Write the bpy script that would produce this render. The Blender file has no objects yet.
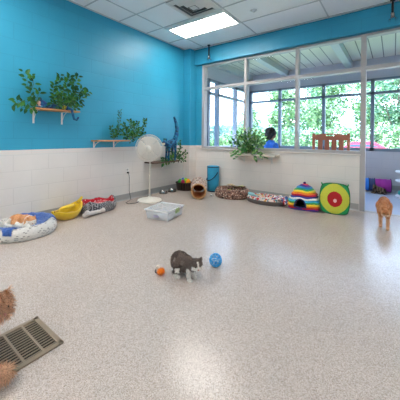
import bpy, bmesh, math, random
from math import sin, cos, pi, sqrt, atan2, radians
from mathutils import Vector, Matrix, noise

R = random.Random(7)
SC = bpy.context.scene
COL = SC.collection

# ------------------------------------------------------------------ camera model
FPX, YAW, PITCH, ROLL, PCY, PCX, EYE = 261.8, .637, .005, .009, 138.8, 200.0, 1.1

def ray(x, y):
    x -= PCX; y -= PCY
    c, s = cos(ROLL), sin(ROLL)
    xx = c*x + s*y; yy = -s*x + c*y
    r = xx/FPX; u2 = -yy/FPX
    fw = cos(PITCH) + u2*sin(PITCH); u = u2*cos(PITCH) - sin(PITCH)
    c, s = cos(YAW), sin(YAW)
    return Vector((c*r - s*fw, s*r + c*fw, u))

def hit(x, y, ax, v):
    d = ray(x, y); o = Vector((0, 0, EYE))
    return o + d*((v - o[ax])/d[ax])

def on_floor(x, y, z=0): return hit(x, y, 2, z)
def on_left(x, y, a=-3.75): return hit(x, y, 0, a)
def on_back(x, y, b=4.67): return hit(x, y, 1, b)

# ------------------------------------------------------------------ materials
def new_mat(name):
    m = bpy.data.materials.new(name); m.use_nodes = True
    nt = m.node_tree
    return m, nt, nt.nodes['Principled BSDF']

def srgb(r, g, b):
    f = lambda c: (c/255/12.92) if c/255 <= .04045 else ((c/255+.055)/1.055)**2.4
    return (f(r), f(g), f(b), 1)

def mat(name, col, rough=.6, metal=0, noise_scale=0, noise_amt=.1, bump=0, bump_scale=60, spec=.5, trans=0, alpha=1, sheen=0):
    m, nt, p = new_mat(name)
    c = srgb(*col)
    p.inputs['Base Color'].default_value = c
    p.inputs['Roughness'].default_value = rough
    p.inputs['Metallic'].default_value = metal
    p.inputs['Specular IOR Level'].default_value = spec
    p.inputs['Transmission Weight'].default_value = trans
    p.inputs['Alpha'].default_value = alpha
    p.inputs['Sheen Weight'].default_value = sheen
    tc = nt.nodes.new('ShaderNodeTexCoord')
    if noise_scale:
        n = nt.nodes.new('ShaderNodeTexNoise'); n.inputs['Scale'].default_value = noise_scale
        n.inputs['Detail'].default_value = 4
        nt.links.new(tc.outputs['Object'], n.inputs['Vector'])
        mx = nt.nodes.new('ShaderNodeMix'); mx.data_type = 'RGBA'
        mx.inputs['A'].default_value = tuple(max(0, v*(1-noise_amt)) for v in c[:3]) + (1,)
        mx.inputs['B'].default_value = tuple(min(1, v*(1+noise_amt)) for v in c[:3]) + (1,)
        nt.links.new(n.outputs['Fac'], mx.inputs['Factor'])
        nt.links.new(mx.outputs['Result'], p.inputs['Base Color'])
    if bump:
        n2 = nt.nodes.new('ShaderNodeTexNoise'); n2.inputs['Scale'].default_value = bump_scale
        nt.links.new(tc.outputs['Object'], n2.inputs['Vector'])
        b = nt.nodes.new('ShaderNodeBump'); b.inputs['Strength'].default_value = bump; b.inputs['Distance'].default_value = .01
        nt.links.new(n2.outputs['Fac'], b.inputs['Height']); nt.links.new(b.outputs['Normal'], p.inputs['Normal'])
    return m

def attr_mat(name, rough=.85, bump=.4, bump_scale=90, sheen=.2, noise_amt=.18, noise_scale=60, trans=0):
    """coat / print colours carried by the mesh, with fine procedural variation"""
    m, nt, p = new_mat(name)
    a = nt.nodes.new('ShaderNodeVertexColor'); a.layer_name = 'Col'
    tc = nt.nodes.new('ShaderNodeTexCoord')
    n = nt.nodes.new('ShaderNodeTexNoise'); n.inputs['Scale'].default_value = noise_scale; n.inputs['Detail'].default_value = 5
    nt.links.new(tc.outputs['Object'], n.inputs['Vector'])
    mr = nt.nodes.new('ShaderNodeMapRange'); mr.inputs['From Min'].default_value = .3; mr.inputs['From Max'].default_value = .7
    mr.inputs['To Min'].default_value = 1-noise_amt; mr.inputs['To Max'].default_value = 1+noise_amt
    nt.links.new(n.outputs['Fac'], mr.inputs['Value'])
    mx = nt.nodes.new('ShaderNodeVectorMath'); mx.operation = 'SCALE'
    nt.links.new(a.outputs['Color'], mx.inputs[0]); nt.links.new(mr.outputs['Result'], mx.inputs['Scale'])
    nt.links.new(mx.outputs['Vector'], p.inputs['Base Color'])
    p.inputs['Roughness'].default_value = rough; p.inputs['Sheen Weight'].default_value = sheen
    p.inputs['Specular IOR Level'].default_value = .3
    if bump:
        n2 = nt.nodes.new('ShaderNodeTexNoise'); n2.inputs['Scale'].default_value = bump_scale
        nt.links.new(tc.outputs['Object'], n2.inputs['Vector'])
        b = nt.nodes.new('ShaderNodeBump'); b.inputs['Strength'].default_value = bump; b.inputs['Distance'].default_value = .006
        nt.links.new(n2.outputs['Fac'], b.inputs['Height']); nt.links.new(b.outputs['Normal'], p.inputs['Normal'])
    return m

def block_wall_mat(name, along, split=.93, blue=(50, 156, 190), white=(224, 218, 213), all_blue=False, all_white=False):
    m, nt, p = new_mat(name)
    tc = nt.nodes.new('ShaderNodeTexCoord')
    sp = nt.nodes.new('ShaderNodeSeparateXYZ'); nt.links.new(tc.outputs['Object'], sp.inputs[0])
    cb = nt.nodes.new('ShaderNodeCombineXYZ')
    nt.links.new(sp.outputs[along], cb.inputs['X'])
    ad = nt.nodes.new('ShaderNodeMath'); ad.operation = 'ADD'; ad.inputs[1].default_value = -.05
    nt.links.new(sp.outputs['Z'], ad.inputs[0]); nt.links.new(ad.outputs[0], cb.inputs['Y'])
    br = nt.nodes.new('ShaderNodeTexBrick'); br.offset = .5
    br.inputs['Scale'].default_value = 1; br.inputs['Brick Width'].default_value = .4064; br.inputs['Row Height'].default_value = .2032
    br.inputs['Mortar Size'].default_value = .006; br.inputs['Mortar Smooth'].default_value = .6
    nt.links.new(cb.outputs[0], br.inputs['Vector'])
    gt = nt.nodes.new('ShaderNodeMath'); gt.operation = 'GREATER_THAN'; gt.inputs[1].default_value = split
    nt.links.new(sp.outputs['Z'], gt.inputs[0])
    n = nt.nodes.new('ShaderNodeTexNoise'); n.inputs['Scale'].default_value = 2.0; n.inputs['Detail'].default_value = 3
    nt.links.new(tc.outputs['Object'], n.inputs['Vector'])
    mx = nt.nodes.new('ShaderNodeMix'); mx.data_type = 'RGBA'
    mx.inputs['A'].default_value = srgb(*(blue if all_blue else white)); mx.inputs['B'].default_value = srgb(*(white if all_white else blue))
    nt.links.new(gt.outputs[0], mx.inputs['Factor'])
    # faint drift in the paint plus the slightly darker joints
    mr = nt.nodes.new('ShaderNodeMapRange'); mr.inputs['From Min'].default_value = .25; mr.inputs['From Max'].default_value = .75
    mr.inputs['To Min'].default_value = .95; mr.inputs['To Max'].default_value = 1.05
    nt.links.new(n.outputs['Fac'], mr.inputs['Value'])
    jm = nt.nodes.new('ShaderNodeMath'); jm.operation = 'MULTIPLY_ADD'; jm.inputs[1].default_value = -.08
    nt.links.new(br.outputs['Fac'], jm.inputs[0]); nt.links.new(mr.outputs['Result'], jm.inputs[2])
    sc = nt.nodes.new('ShaderNodeVectorMath'); sc.operation = 'SCALE'
    nt.links.new(mx.outputs['Result'], sc.inputs[0]); nt.links.new(jm.outputs[0], sc.inputs['Scale'])
    nt.links.new(sc.outputs['Vector'], p.inputs['Base Color'])
    p.inputs['Roughness'].default_value = .42
    n2 = nt.nodes.new('ShaderNodeTexNoise'); n2.inputs['Scale'].default_value = 70
    nt.links.new(tc.outputs['Object'], n2.inputs['Vector'])
    hm = nt.nodes.new('ShaderNodeMath'); hm.operation = 'MULTIPLY_ADD'; hm.inputs[1].default_value = -1.0
    n3 = nt.nodes.new('ShaderNodeMath'); n3.operation = 'MULTIPLY'; n3.inputs[1].default_value = .35
    nt.links.new(n2.outputs['Fac'], n3.inputs[0]); nt.links.new(br.outputs['Fac'], hm.inputs[0]); nt.links.new(n3.outputs[0], hm.inputs[2])
    b = nt.nodes.new('ShaderNodeBump'); b.inputs['Strength'].default_value = .4; b.inputs['Distance'].default_value = .003
    nt.links.new(hm.outputs[0], b.inputs['Height']); nt.links.new(b.outputs['Normal'], p.inputs['Normal'])
    return m

def floor_mat():
    m, nt, p = new_mat('speckled_resin_floor')
    tc = nt.nodes.new('ShaderNodeTexCoord')
    v = nt.nodes.new('ShaderNodeTexVoronoi'); v.inputs['Scale'].default_value = 290
    nt.links.new(tc.outputs['Object'], v.inputs['Vector'])
    sx = nt.nodes.new('ShaderNodeSeparateColor'); nt.links.new(v.outputs['Color'], sx.inputs[0])
    r = nt.nodes.new('ShaderNodeValToRGB'); r.color_ramp.interpolation = 'CONSTANT'
    e = r.color_ramp.elements
    e[0].position = 0; e[0].color = srgb(156, 143, 133)
    e[1].position = .10; e[1].color = srgb(174, 160, 149)
    for pos, c in ((.30, (189, 175, 166)), (.62, (197, 183, 175)), (.88, (211, 198, 190))):
        q = e.new(pos); q.color = srgb(*c)
    nt.links.new(sx.outputs[0], r.inputs['Fac'])
    n = nt.nodes.new('ShaderNodeTexNoise'); n.inputs['Scale'].default_value = 1.3; n.inputs['Detail'].default_value = 4
    nt.links.new(tc.outputs['Object'], n.inputs['Vector'])
    mr = nt.nodes.new('ShaderNodeMapRange'); mr.inputs['From Min'].default_value = .3; mr.inputs['From Max'].default_value = .7
    mr.inputs['To Min'].default_value = .95; mr.inputs['To Max'].default_value = 1.04
    nt.links.new(n.outputs['Fac'], mr.inputs['Value'])
    sc = nt.nodes.new('ShaderNodeVectorMath'); sc.operation = 'SCALE'
    nt.links.new(r.outputs['Color'], sc.inputs[0]); nt.links.new(mr.outputs['Result'], sc.inputs['Scale'])
    nt.links.new(sc.outputs['Vector'], p.inputs['Base Color'])
    n3 = nt.nodes.new('ShaderNodeTexNoise'); n3.inputs['Scale'].default_value = 5; n3.inputs['Detail'].default_value = 3
    nt.links.new(tc.outputs['Object'], n3.inputs['Vector'])
    m3 = nt.nodes.new('ShaderNodeMapRange'); m3.inputs['To Min'].default_value = .17; m3.inputs['To Max'].default_value = .30
    nt.links.new(n3.outputs['Fac'], m3.inputs['Value']); nt.links.new(m3.outputs['Result'], p.inputs['Roughness'])
    p.inputs['Specular IOR Level'].default_value = .40
    n2 = nt.nodes.new('ShaderNodeTexNoise'); n2.inputs['Scale'].default_value = 45
    nt.links.new(tc.outputs['Object'], n2.inputs['Vector'])
    b = nt.nodes.new('ShaderNodeBump'); b.inputs['Strength'].default_value = .10; b.inputs['Distance'].default_value = .003
    nt.links.new(n2.outputs['Fac'], b.inputs['Height']); nt.links.new(b.outputs['Normal'], p.inputs['Normal'])
    return m

def glass_mat(name, tint=(.97, .99, 1), gloss=.09, rough=.02):
    m, nt, p = new_mat(name)
    nt.nodes.remove(p)
    out = nt.nodes['Material Output']
    t = nt.nodes.new('ShaderNodeBsdfTransparent'); t.inputs['Color'].default_value = (*tint, 1)
    g = nt.nodes.new('ShaderNodeBsdfGlossy'); g.inputs['Roughness'].default_value = rough
    fr = nt.nodes.new('ShaderNodeFresnel'); fr.inputs['IOR'].default_value = 1.08
    mu = nt.nodes.new('ShaderNodeMath'); mu.operation = 'MAXIMUM'; mu.inputs[1].default_value = gloss*.015
    nt.links.new(fr.outputs[0], mu.inputs[0])
    mi = nt.nodes.new('ShaderNodeMath'); mi.operation = 'MINIMUM'; mi.inputs[1].default_value = .35
    nt.links.new(mu.outputs[0], mi.inputs[0])
    x = nt.nodes.new('ShaderNodeMixShader')
    nt.links.new(mi.outputs[0], x.inputs[0]); nt.links.new(t.outputs[0], x.inputs[1]); nt.links.new(g.outputs[0], x.inputs[2])
    nt.links.new(x.outputs[0], out.inputs['Surface'])
    return m

def emit_mat(name, col, strength):
    m, nt, p = new_mat(name)
    p.inputs['Base Color'].default_value = (.8, .8, .8, 1)
    p.inputs['Emission Color'].default_value = (*col, 1); p.inputs['Emission Strength'].default_value = strength
    return m

def plank_mat(name):
    m, nt, p = new_mat(name)
    tc = nt.nodes.new('ShaderNodeTexCoord')
    sp = nt.nodes.new('ShaderNodeSeparateXYZ'); nt.links.new(tc.outputs['Object'], sp.inputs[0])
    f = nt.nodes.new('ShaderNodeMath'); f.operation = 'MULTIPLY'; f.inputs[1].default_value = 1/.2
    nt.links.new(sp.outputs['X'], f.inputs[0])
    fr = nt.nodes.new('ShaderNodeMath'); fr.operation = 'FRACT'; nt.links.new(f.outputs[0], fr.inputs[0])
    lt = nt.nodes.new('ShaderNodeMath'); lt.operation = 'LESS_THAN'; lt.inputs[1].default_value = .09
    nt.links.new(fr.outputs[0], lt.inputs[0])
    mx = nt.nodes.new('ShaderNodeMix'); mx.data_type = 'RGBA'
    mx.inputs['A'].default_value = srgb(224, 220, 204); mx.inputs['B'].default_value = srgb(120, 122, 112)
    nt.links.new(lt.outputs[0], mx.inputs['Factor']); nt.links.new(mx.outputs['Result'], p.inputs['Base Color'])
    p.inputs['Roughness'].default_value = .5
    return m

def grass_mat():
    return mat('lawn_grass', (150, 170, 110), .9, noise_scale=.8, noise_amt=.35)

M = {}
M['white_metal'] = mat('white_metal', (226, 226, 224), .35, bump=.03)
M['white_plastic'] = mat('white_plastic', (228, 226, 222), .35, noise_scale=8, noise_amt=.02)
M['frame'] = mat('window_frame_aluminium', (182, 176, 175), .4, noise_scale=5, noise_amt=.03)
M['far_frame'] = mat('sunroom_aluminium_backlit', (126, 136, 150), .4, noise_scale=5, noise_amt=.04)  # grey-blue darkened in the colour for frames standing against daylight
M['pine'] = mat('pine_board', (196, 140, 88), .5, noise_scale=14, noise_amt=.2, bump=.15, bump_scale=40)
M['dark_wood'] = mat('dark_woven_board', (92, 66, 52), .7, noise_scale=50, noise_amt=.4, bump=.5, bump_scale=120)
M['chair_wood'] = mat('red_brown_wood', (186, 108, 80), .45, noise_scale=20, noise_amt=.18, bump=.1)
M['leaf'] = attr_mat('artificial_leaf', rough=.42, bump=0, sheen=0, noise_amt=.1)
M['stem'] = mat('leaf_stem', (76, 92, 48), .7, noise_scale=30, noise_amt=.2)
M['fur'] = attr_mat('cat_fur', rough=.9, bump=.9, bump_scale=220, sheen=.05, noise_amt=.22, noise_scale=140)
M['print'] = attr_mat('printed_fabric', rough=.9, bump=.4, bump_scale=160, sheen=.2, noise_amt=.08)
M['toy'] = attr_mat('painted_plastic', rough=.5, bump=0, sheen=0, noise_amt=.05)
M['eye'] = mat('cat_eye', (28, 24, 18), .1)
M['steel'] = mat('steel', (170, 168, 165), .25, metal=.9, noise_scale=9, noise_amt=.05)
M['black_metal'] = mat('black_metal', (28, 28, 30), .4, bump=.05)
M['glass'] = glass_mat('window_glass')
M['clear_plastic'] = glass_mat('clear_plastic', (.93, .94, .95), .3, .12)
M['milky'] = mat('milky_clear_plastic', (236, 236, 238), .25, noise_scale=6, noise_amt=.02, alpha=.34)
M['ceil_tile'] = mat('ceiling_tile', (246, 248, 250), .9, noise_scale=120, noise_amt=.05, bump=.25, bump_scale=200)
M['ceil_grid'] = mat('ceiling_grid_metal', (196, 200, 204), .5, bump=.02)
M['base'] = mat('grey_vinyl_base', (158, 158, 158), .45, noise_scale=5, noise_amt=.05)
M['towel'] = mat('blue_towel', (52, 98, 176), .95, noise_scale=40, noise_amt=.28, bump=1, bump_scale=160, sheen=.4)
M['rubber'] = mat('dark_rubber', (32, 32, 34), .8, bump=.05)
M['skin'] = mat('skin', (172, 120, 92), .5, noise_scale=20, noise_amt=.06)
M['hair'] = mat('dark_curly_hair', (44, 34, 34), .8, noise_scale=60, noise_amt=.5, bump=1, bump_scale=70)
M['shirt'] = mat('blue_shirt', (34, 104, 200), .8, noise_scale=20, noise_amt=.1, bump=.2)
M['trouser'] = mat('dark_trousers', (40, 44, 60), .8, noise_scale=20, noise_amt=.1, bump=.2)

# ------------------------------------------------------------------ mesh helpers
class MB:
    def __init__(s): s.v = []; s.f = []; s.c = []
    def add(s, vs, fs, col=None):
        k = len(s.v); s.v += [Vector(p) for p in vs]
        for f in fs: s.f.append([k+i for i in f]); s.c.append(col)
        return s
    def box(s, x0, x1, y0, y1, z0, z1, col=None, M4=None):
        vs = [Vector((x, y, z)) for z in (z0, z1) for y in (y0, y1) for x in (x0, x1)]
        if M4: vs = [M4 @ p for p in vs]
        return s.add(vs, [(0, 2, 3, 1), (4, 5, 7, 6), (0, 1, 5, 4), (2, 6, 7, 3), (0, 4, 6, 2), (1, 3, 7, 5)], col)
    def tube(s, pts, r, n=8, col=None, cap=True, flat=1.0):
        pts = [Vector(p) for p in pts]; rs = r if isinstance(r, (list, tuple)) else [r]*len(pts)
        vs = []; prev = None
        for i, p in enumerate(pts):
            t = (pts[min(i+1, len(pts)-1)] - pts[max(i-1, 0)]).normalized()
            if prev is None:
                a = t.cross(Vector((0, 0, 1)))
                if a.length < .1: a = t.cross(Vector((0, 1, 0)))
            else: a = prev - t*prev.dot(t)
            a.normalize(); prev = a; b = t.cross(a)
            for k in range(n):
                an = 2*pi*k/n; vs.append(p + (a*cos(an) + b*sin(an)*flat)*rs[i])
        fs = []
        for i in range(len(pts)-1):
            for k in range(n):
                fs.append((i*n+k, i*n+(k+1) % n, (i+1)*n+(k+1) % n, (i+1)*n+k))
        if cap: fs += [tuple(range(n))[::-1], tuple((len(pts)-1)*n+k for k in range(n))]
        return s.add(vs, fs, col)
    def lathe(s, prof, n=24, c=(0, 0, 0), sx=1, sy=1, colf=None, M4=None, wob=None):
        vs = []; m = len(prof)
        for k in range(n):
            a = 2*pi*k/n
            for i, (r, z) in enumerate(prof):
                w = wob(a, i) if wob else 0
                p = Vector((c[0]+(r+w*.0)*cos(a)*sx, c[1]+r*sin(a)*sy, c[2]+z+w))
                vs.append(M4 @ p if M4 else p)
        base = len(s.v); s.v += vs
        for k in range(n):
            for i in range(m-1):
                a, b = base+k*m+i, base+((k+1) % n)*m+i
                s.f.append([a, b, b+1, a+1]); s.c.append(colf(2*pi*(k+.5)/n, i) if colf else None)
        return s
    def ball(s, c, r, n=12, m=8, col=None, sc=(1, 1, 1), rot=None):
        c = Vector(c); vs = []; fs = []
        for i in range(m+1):
            for k in range(n):
                t = pi*i/m; a = 2*pi*k/n
                p = Vector((sin(t)*cos(a)*sc[0], sin(t)*sin(a)*sc[1], cos(t)*sc[2]))*r
                if rot: p = rot @ p
                vs.append(c+p)
        for i in range(m):
            for k in range(n): fs.append((i*n+k, (i+1)*n+k, (i+1)*n+(k+1) % n, i*n+(k+1) % n))
        return s.add(vs, fs, col)
    def grid(s, nu, nv, fn, col=None, colf=None):
        vs = [fn(i/nu, j/nv) for j in range(nv+1) for i in range(nu+1)]
        k = len(s.v); s.v += [Vector(p) for p in vs]
        for j in range(nv):
            for i in range(nu):
                a = k+j*(nu+1)+i
                s.f.append([a, a+1, a+nu+2, a+nu+1]); s.c.append(colf((i+.5)/nu, (j+.5)/nv) if colf else col)
        return s
    def build(s, name, m, parent=None, smooth=False, loc=None, weld=True, bevel=0, solid=0, sub=0, fn=None):
        me = bpy.data.meshes.new(name)
        me.from_pydata([tuple(p) for p in s.v], [], s.f)
        if any(c is not None for c in s.c) or fn:
            at = me.color_attributes.new('Col', 'FLOAT_COLOR', 'CORNER')
            for poly, c in zip(me.polygons, s.c):
                if fn: c = fn(poly.center)
                c = c or (200, 200, 200)
                cc = srgb(*c)
                for li in poly.loop_indices: at.data[li].color = cc
        bm = bmesh.new(); bm.from_mesh(me)
        if weld: bmesh.ops.remove_doubles(bm, verts=bm.verts, dist=1e-5)
        bmesh.ops.recalc_face_normals(bm, faces=bm.faces)
        bm.to_mesh(me); bm.free()
        if smooth:
            for p in me.polygons: p.use_smooth = True
        me.materials.append(m)
        o = bpy.data.objects.new(name, me); COL.objects.link(o)
        if parent: o.parent = parent
        if loc: o.location = loc
        if bevel:
            b = o.modifiers.new('b', 'BEVEL'); b.width = bevel; b.segments = 2; b.limit_method = 'ANGLE'
        if solid:
            b = o.modifiers.new('s', 'SOLIDIFY'); b.thickness = solid; b.offset = 1
        if sub:
            b = o.modifiers.new('u', 'SUBSURF'); b.levels = sub; b.render_levels = sub
        return o

def tag(o, label=None, cat=None, group=None, kind=None):
    if label: o['label'] = label
    if cat: o['category'] = cat
    if group: o['group'] = group
    if kind: o['kind'] = kind
    return o

def thing(name, label, cat, loc=(0, 0, 0), rz=0, group=None):
    o = bpy.data.objects.new(name, None); COL.objects.link(o)
    o.empty_display_size = .1
    o.location = loc; o.rotation_euler = (0, 0, rz)
    return tag(o, label, cat, group)

def struct(o): o['kind'] = 'structure'; return o

def copy_tree(o, parent=None):
    c = o.copy(); COL.objects.link(c)
    if parent: c.parent = parent
    for ch in [x for x in bpy.data.objects if x.parent == o]: copy_tree(ch, c)
    return c

def fuse(prims, voxel, name, m, parent=None, colf=None, smooth_it=6, loc=None):
    """one continuous body: overlapping tapered limbs grown together into one skin"""
    b = MB()
    for pr in prims:
        if pr[0] == 'e':     # ellipsoid: centre, radii, z-rotation, y-rotation
            _, c, r = pr[:3]; rz = pr[3] if len(pr) > 3 else 0; ry = pr[4] if len(pr) > 4 else 0
            rot = Matrix.Rotation(rz, 3, 'Z') @ Matrix.Rotation(ry, 3, 'Y')
            b.ball(c, 1, 20, 14, sc=r, rot=rot)
        elif pr[0] == 't':  # tapered limb through points
            pts, rs = pr[1], pr[2]
            b.tube(pts, list(rs), 14)
            for p, r in zip(pts, rs): b.ball(p, r*1.0, 14, 10)
        elif pr[0] == 'k':  # cone (ear): base centre, tip, base radius, flatness direction
            _, c, t, r, fl = pr
            c = Vector(c); t = Vector(t); ax = (t-c).normalized(); s_ = Vector(fl).normalized()
            u = ax.cross(s_).normalized(); n = 12
            vs = [c + (u*cos(2*pi*k/n) + s_*.45*sin(2*pi*k/n))*r for k in range(n)] + [t + (u*cos(2*pi*k/n) + s_*.6*sin(2*pi*k/n))*r*.22 for k in range(n)]
            fs = [(k, (k+1) % n, n+(k+1) % n, n+k) for k in range(n)] + [tuple(range(n))[::-1], tuple(range(n, 2*n))]
            b.add(vs, fs)
    me = bpy.data.meshes.new(name); me.from_pydata([tuple(p) for p in b.v], [], b.f)
    bm = bmesh.new(); bm.from_mesh(me); bmesh.ops.remove_doubles(bm, verts=bm.verts, dist=1e-6)
    bmesh.ops.recalc_face_normals(bm, faces=bm.faces); bm.to_mesh(me); bm.free()
    o = bpy.data.objects.new(name, me); COL.objects.link(o)
    r = o.modifiers.new('r', 'REMESH'); r.mode = 'VOXEL'; r.voxel_size = voxel
    s = o.modifiers.new('s', 'SMOOTH'); s.factor = .5; s.iterations = smooth_it
    dg = bpy.context.evaluated_depsgraph_get(); dg.update()
    me2 = bpy.data.meshes.new_from_object(o.evaluated_get(dg))
    o.modifiers.clear(); o.data = me2; me2.name = name
    for p in me2.polygons: p.use_smooth = True
    me2.materials.clear(); me2.materials.append(m)
    if colf:
        at = me2.color_attributes.new('Col', 'FLOAT_COLOR', 'POINT')
        for v in me2.vertices: at.data[v.index].color = srgb(*colf(v.co))
    if parent: o.parent = parent
    if loc: o.location = loc
    return o

def fur_tufts(src, name, parent, n, length, width, seed=1, down=.3, keep=None):
    """soft tufts of hair standing off a coat, coloured like the coat below"""
    rr = random.Random(seed); me = src.data; b = MB(); cols = []
    at = me.color_attributes['Col']
    N = len(me.vertices)
    for _ in range(n):
        v = me.vertices[rr.randrange(N)]
        if keep and not keep(v.co): continue
        nn = v.normal
        d = (nn + Vector((rr.uniform(-.5, .5), rr.uniform(-.5, .5), rr.uniform(-.5, .3)-down))).normalized()
        t = d.cross(Vector((rr.uniform(-1, 1), rr.uniform(-1, 1), rr.uniform(-1, 1)))).normalized()*width
        L = length*rr.uniform(.5, 1.2); p = v.co - nn*.002
        q = p + d*L*.55; q2 = p + d*L + Vector((0, 0, -L*.25))
        b.add([p-t, p+t, q+t*.6, q-t*.6, q2], [(0, 1, 2, 3), (3, 2, 4)])
        c = at.data[v.index].color; k = rr.uniform(.75, 1.25)
        cols += [(c[0]*k, c[1]*k, c[2]*k, 1)]*2
    o = b.build(name, M['fur'], parent, weld=False)
    a = o.data.color_attributes.new('Col', 'FLOAT_COLOR', 'CORNER')
    for poly, c in zip(o.data.polygons, cols):
        for li in poly.loop_indices: a.data[li].color = c
    return o

def set_z(v, z): v = Vector(v); v.z = z; return v
def lerp(a, b, t): return tuple(x+(y-x)*t for x, y in zip(a, b))
def nz(p, s, off=0): return noise.noise(Vector(p)*s + Vector((off, off*1.7, off*.3)))

# ================================================================== THE SETTING
CH = 3.03          # ceiling height
XL, YB = -3.75, 4.67
XR, YF = 3.6, -3.4
blue_y = block_wall_mat('painted_block_left', 'Y', .925)
blue_x = block_wall_mat('painted_block_back_lit', 'X', .925, white=(238, 228, 220))  # white lightened here: frontal light on the back wall put into the paint
white_x = block_wall_mat('white_block', 'X', .925, all_white=True)
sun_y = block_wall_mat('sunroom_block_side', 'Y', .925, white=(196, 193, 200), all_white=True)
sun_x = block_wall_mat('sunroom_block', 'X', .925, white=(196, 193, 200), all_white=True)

fl = floor_mat()
struct(MB().box(XL-.2, XR+.2, YF-.2, 4.73, -.2, 0).build('floor', fl))
fs_ = mat('pale_blue_grey_floor', (202, 208, 228), .16, noise_scale=90, noise_amt=.06)  # sunroom slab given a paler, bluer colour than the main floor
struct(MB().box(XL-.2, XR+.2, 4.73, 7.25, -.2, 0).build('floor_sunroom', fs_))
struct(MB().box(XL-.2, XL, YF-.2, YB+.2, 0, CH+.1).build('wall_left', blue_y))
struct(MB().box(XR, XR+.2, YF-.2, 7.25, 0, CH+.1).build('wall_right', blue_y))
struct(MB().box(XL, XR, YF-.2, YF, 0, CH+.1).build('wall_front', blue_x))
# corner pier, jamb strip, low wall, bulkhead
struct(MB().box(XL, -3.567, 4.44, YB, 0, CH).build('trim_1', blue_x, bevel=.006))
wb = MB()
wb.box(XL, -3.41, YB, YB+.2, 0, CH+.1)
wb.box(-3.41, -.414, YB, YB+.2, 0, .845)
wb.box(.70, XR, YB, YB+.2, 0, .845)
wb.box(-3.41, XR, YB, YB+.2, 2.70, CH+.1)
struct(wb.build('wall_back', blue_x))
struct(MB().box(-3.567, XR, 4.59, YB, 2.695, CH).build('trim_2', blue_x, bevel=.004))
struct(MB().box(-3.43, -.405, 4.645, 4.89, .845, .862).box(.70, XR, 4.645, 4.89, .845, .862).build('trim_3', mat('pale_sill', (222, 214, 205), .4, noise_scale=9, noise_amt=.03), bevel=.004))

def cove(name, pts, mt):
    b = MB()
    for (x0, y0), (x1, y1), n in pts:
        d = Vector((x1-x0, y1-y0, 0)); nn = Vector((*n, 0))
        prof = [(0, .105), (.004, .105), (.006, .02), (.018, .004), (.02, 0), (0, 0)]
        vs = []
        for base in (Vector((x0, y0, 0)), Vector((x1, y1, 0))):
            vs += [base + nn*a + Vector((0, 0, z)) for a, z in prof]
        m = len(prof)
        b.add(vs, [(i, (i+1) % m, m+(i+1) % m, m+i) for i in range(m)] + [tuple(range(m)), tuple(range(m, 2*m))])
    return struct(b.build(name, mt))
cove('baseboard_left', [((XL, YF), (XL, 4.44), (1, 0))], M['base'])
cove('baseboard_back', [((XL, 4.44), (-3.567, 4.44), (0, -1)), ((-3.567, 4.44), (-3.567, YB), (1, 0)), ((-3.567, YB), (-.42, YB), (0, -1)), ((.70, YB), (XR, YB), (0, -1))], mat('pale_vinyl_base', (188, 184, 180), .45, noise_scale=5, noise_amt=.05))

# suspended ceiling: slab of tiles with the grid proud of it
FX0, FY1 = -3.295, 3.945
cb = MB(); cb.box(XL-.2, XR+.2, YF-.2, YB+.2, CH+.012, CH+.15)
ceiling = struct(cb.build('ceiling', M['ceil_tile']))
gb = MB()
k = -8
while FY1 + .61*k < 4.6:
    y = FY1 + .61*k; k += 1
    if y < YF: continue
    gb.box(XL, XR, y-.009, y+.009, CH+.004, CH+.02)
for k in range(-1, 7):
    x = FX0 + 1.22*k
    if XL < x < XR: gb.box(x-.009, x+.009, YF, 4.59, CH+.005, CH+.02)
gb.box(XL, XL+.02, YF, 4.44, CH, CH+.02)
struct(gb.build('ceiling_grid', M['ceil_grid'], ceiling))

# ceiling light fixtures
glow = emit_mat('lit_diffuser', (1, .945, .885), 23.5)
def light_fixture(x0, y1, label, first=None):
    t = thing('ceiling_light', label, 'ceiling light', (x0+.61, y1-.305, CH), 0, 'recessed ceiling lights')
    f = MB()
    w, d = .598, .293
    for a in ((-w, w, d-.03, d), (-w, w, -d, -d+.10), (-w, -w+.03, -d, d), (w-.03, w, -d, d)):
        f.box(*a, -.012, .008)
    f.build('light_frame', M['white_metal'], t)
    MB().box(-w+.03, w-.03, -d+.10, d-.03, -.004, .006).build('diffuser', glow, t)
    return t
L0 = light_fixture(FX0, FY1, 'lit rectangular ceiling light panel near the blue corner')
for (i, j) in ((0, -5), (4, -1), (3, -7), (0, -8), (1, -10), (5, -5), (5, -9)):  # unseen panels, added and placed to brighten the room
    c = copy_tree(L0); c.location = (FX0+.61+1.22*i, FY1-.305+.61*j, CH)
    c['label'] = 'unseen lit ceiling panel added for light, grid bay %s of the ceiling' % ('nearer the window wall' if j == -1 else 'in the middle' if j > -6 else 'at the back')
    c['group'] = 'added ceiling lights out of view'

# supply air diffuser, stepped square cones
vt = thing('air_vent', 'square white stepped ceiling air diffuser beside the light panel', 'air vent', (-2.375, 3.03, CH))
h = .298
b = MB()
def ring_sq(b, a0, z0, a1, z1):
    vs = [(sx*a0, sy*a0, z0) for sx, sy in ((-1, -1), (1, -1), (1, 1), (-1, 1))] + [(sx*a1, sy*a1, z1) for sx, sy in ((-1, -1), (1, -1), (1, 1), (-1, 1))]
    b.add(vs, [(i, (i+1) % 4, 4+(i+1) % 4, 4+i) for i in range(4)])
ring_sq(b, h, -.004, h-.03, -.008); ring_sq(b, h-.03, -.008, h-.05, .008)
b.build('vent_frame', M['white_metal'], vt, solid=.003)
MB().box(-h+.01, h-.01, -h+.01, h-.01, .006, .011).build('vent_throat', mat('vent_shadow_metal', (110, 114, 118), .7, bump=.02), vt)
for k in range(3):
    b = MB(); a = .225-.075*k
    ring_sq(b, a+.042, .003, a-.004, -.024-.006*k)
    b.build('louvre', M['white_metal'], vt, solid=.003)
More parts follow.
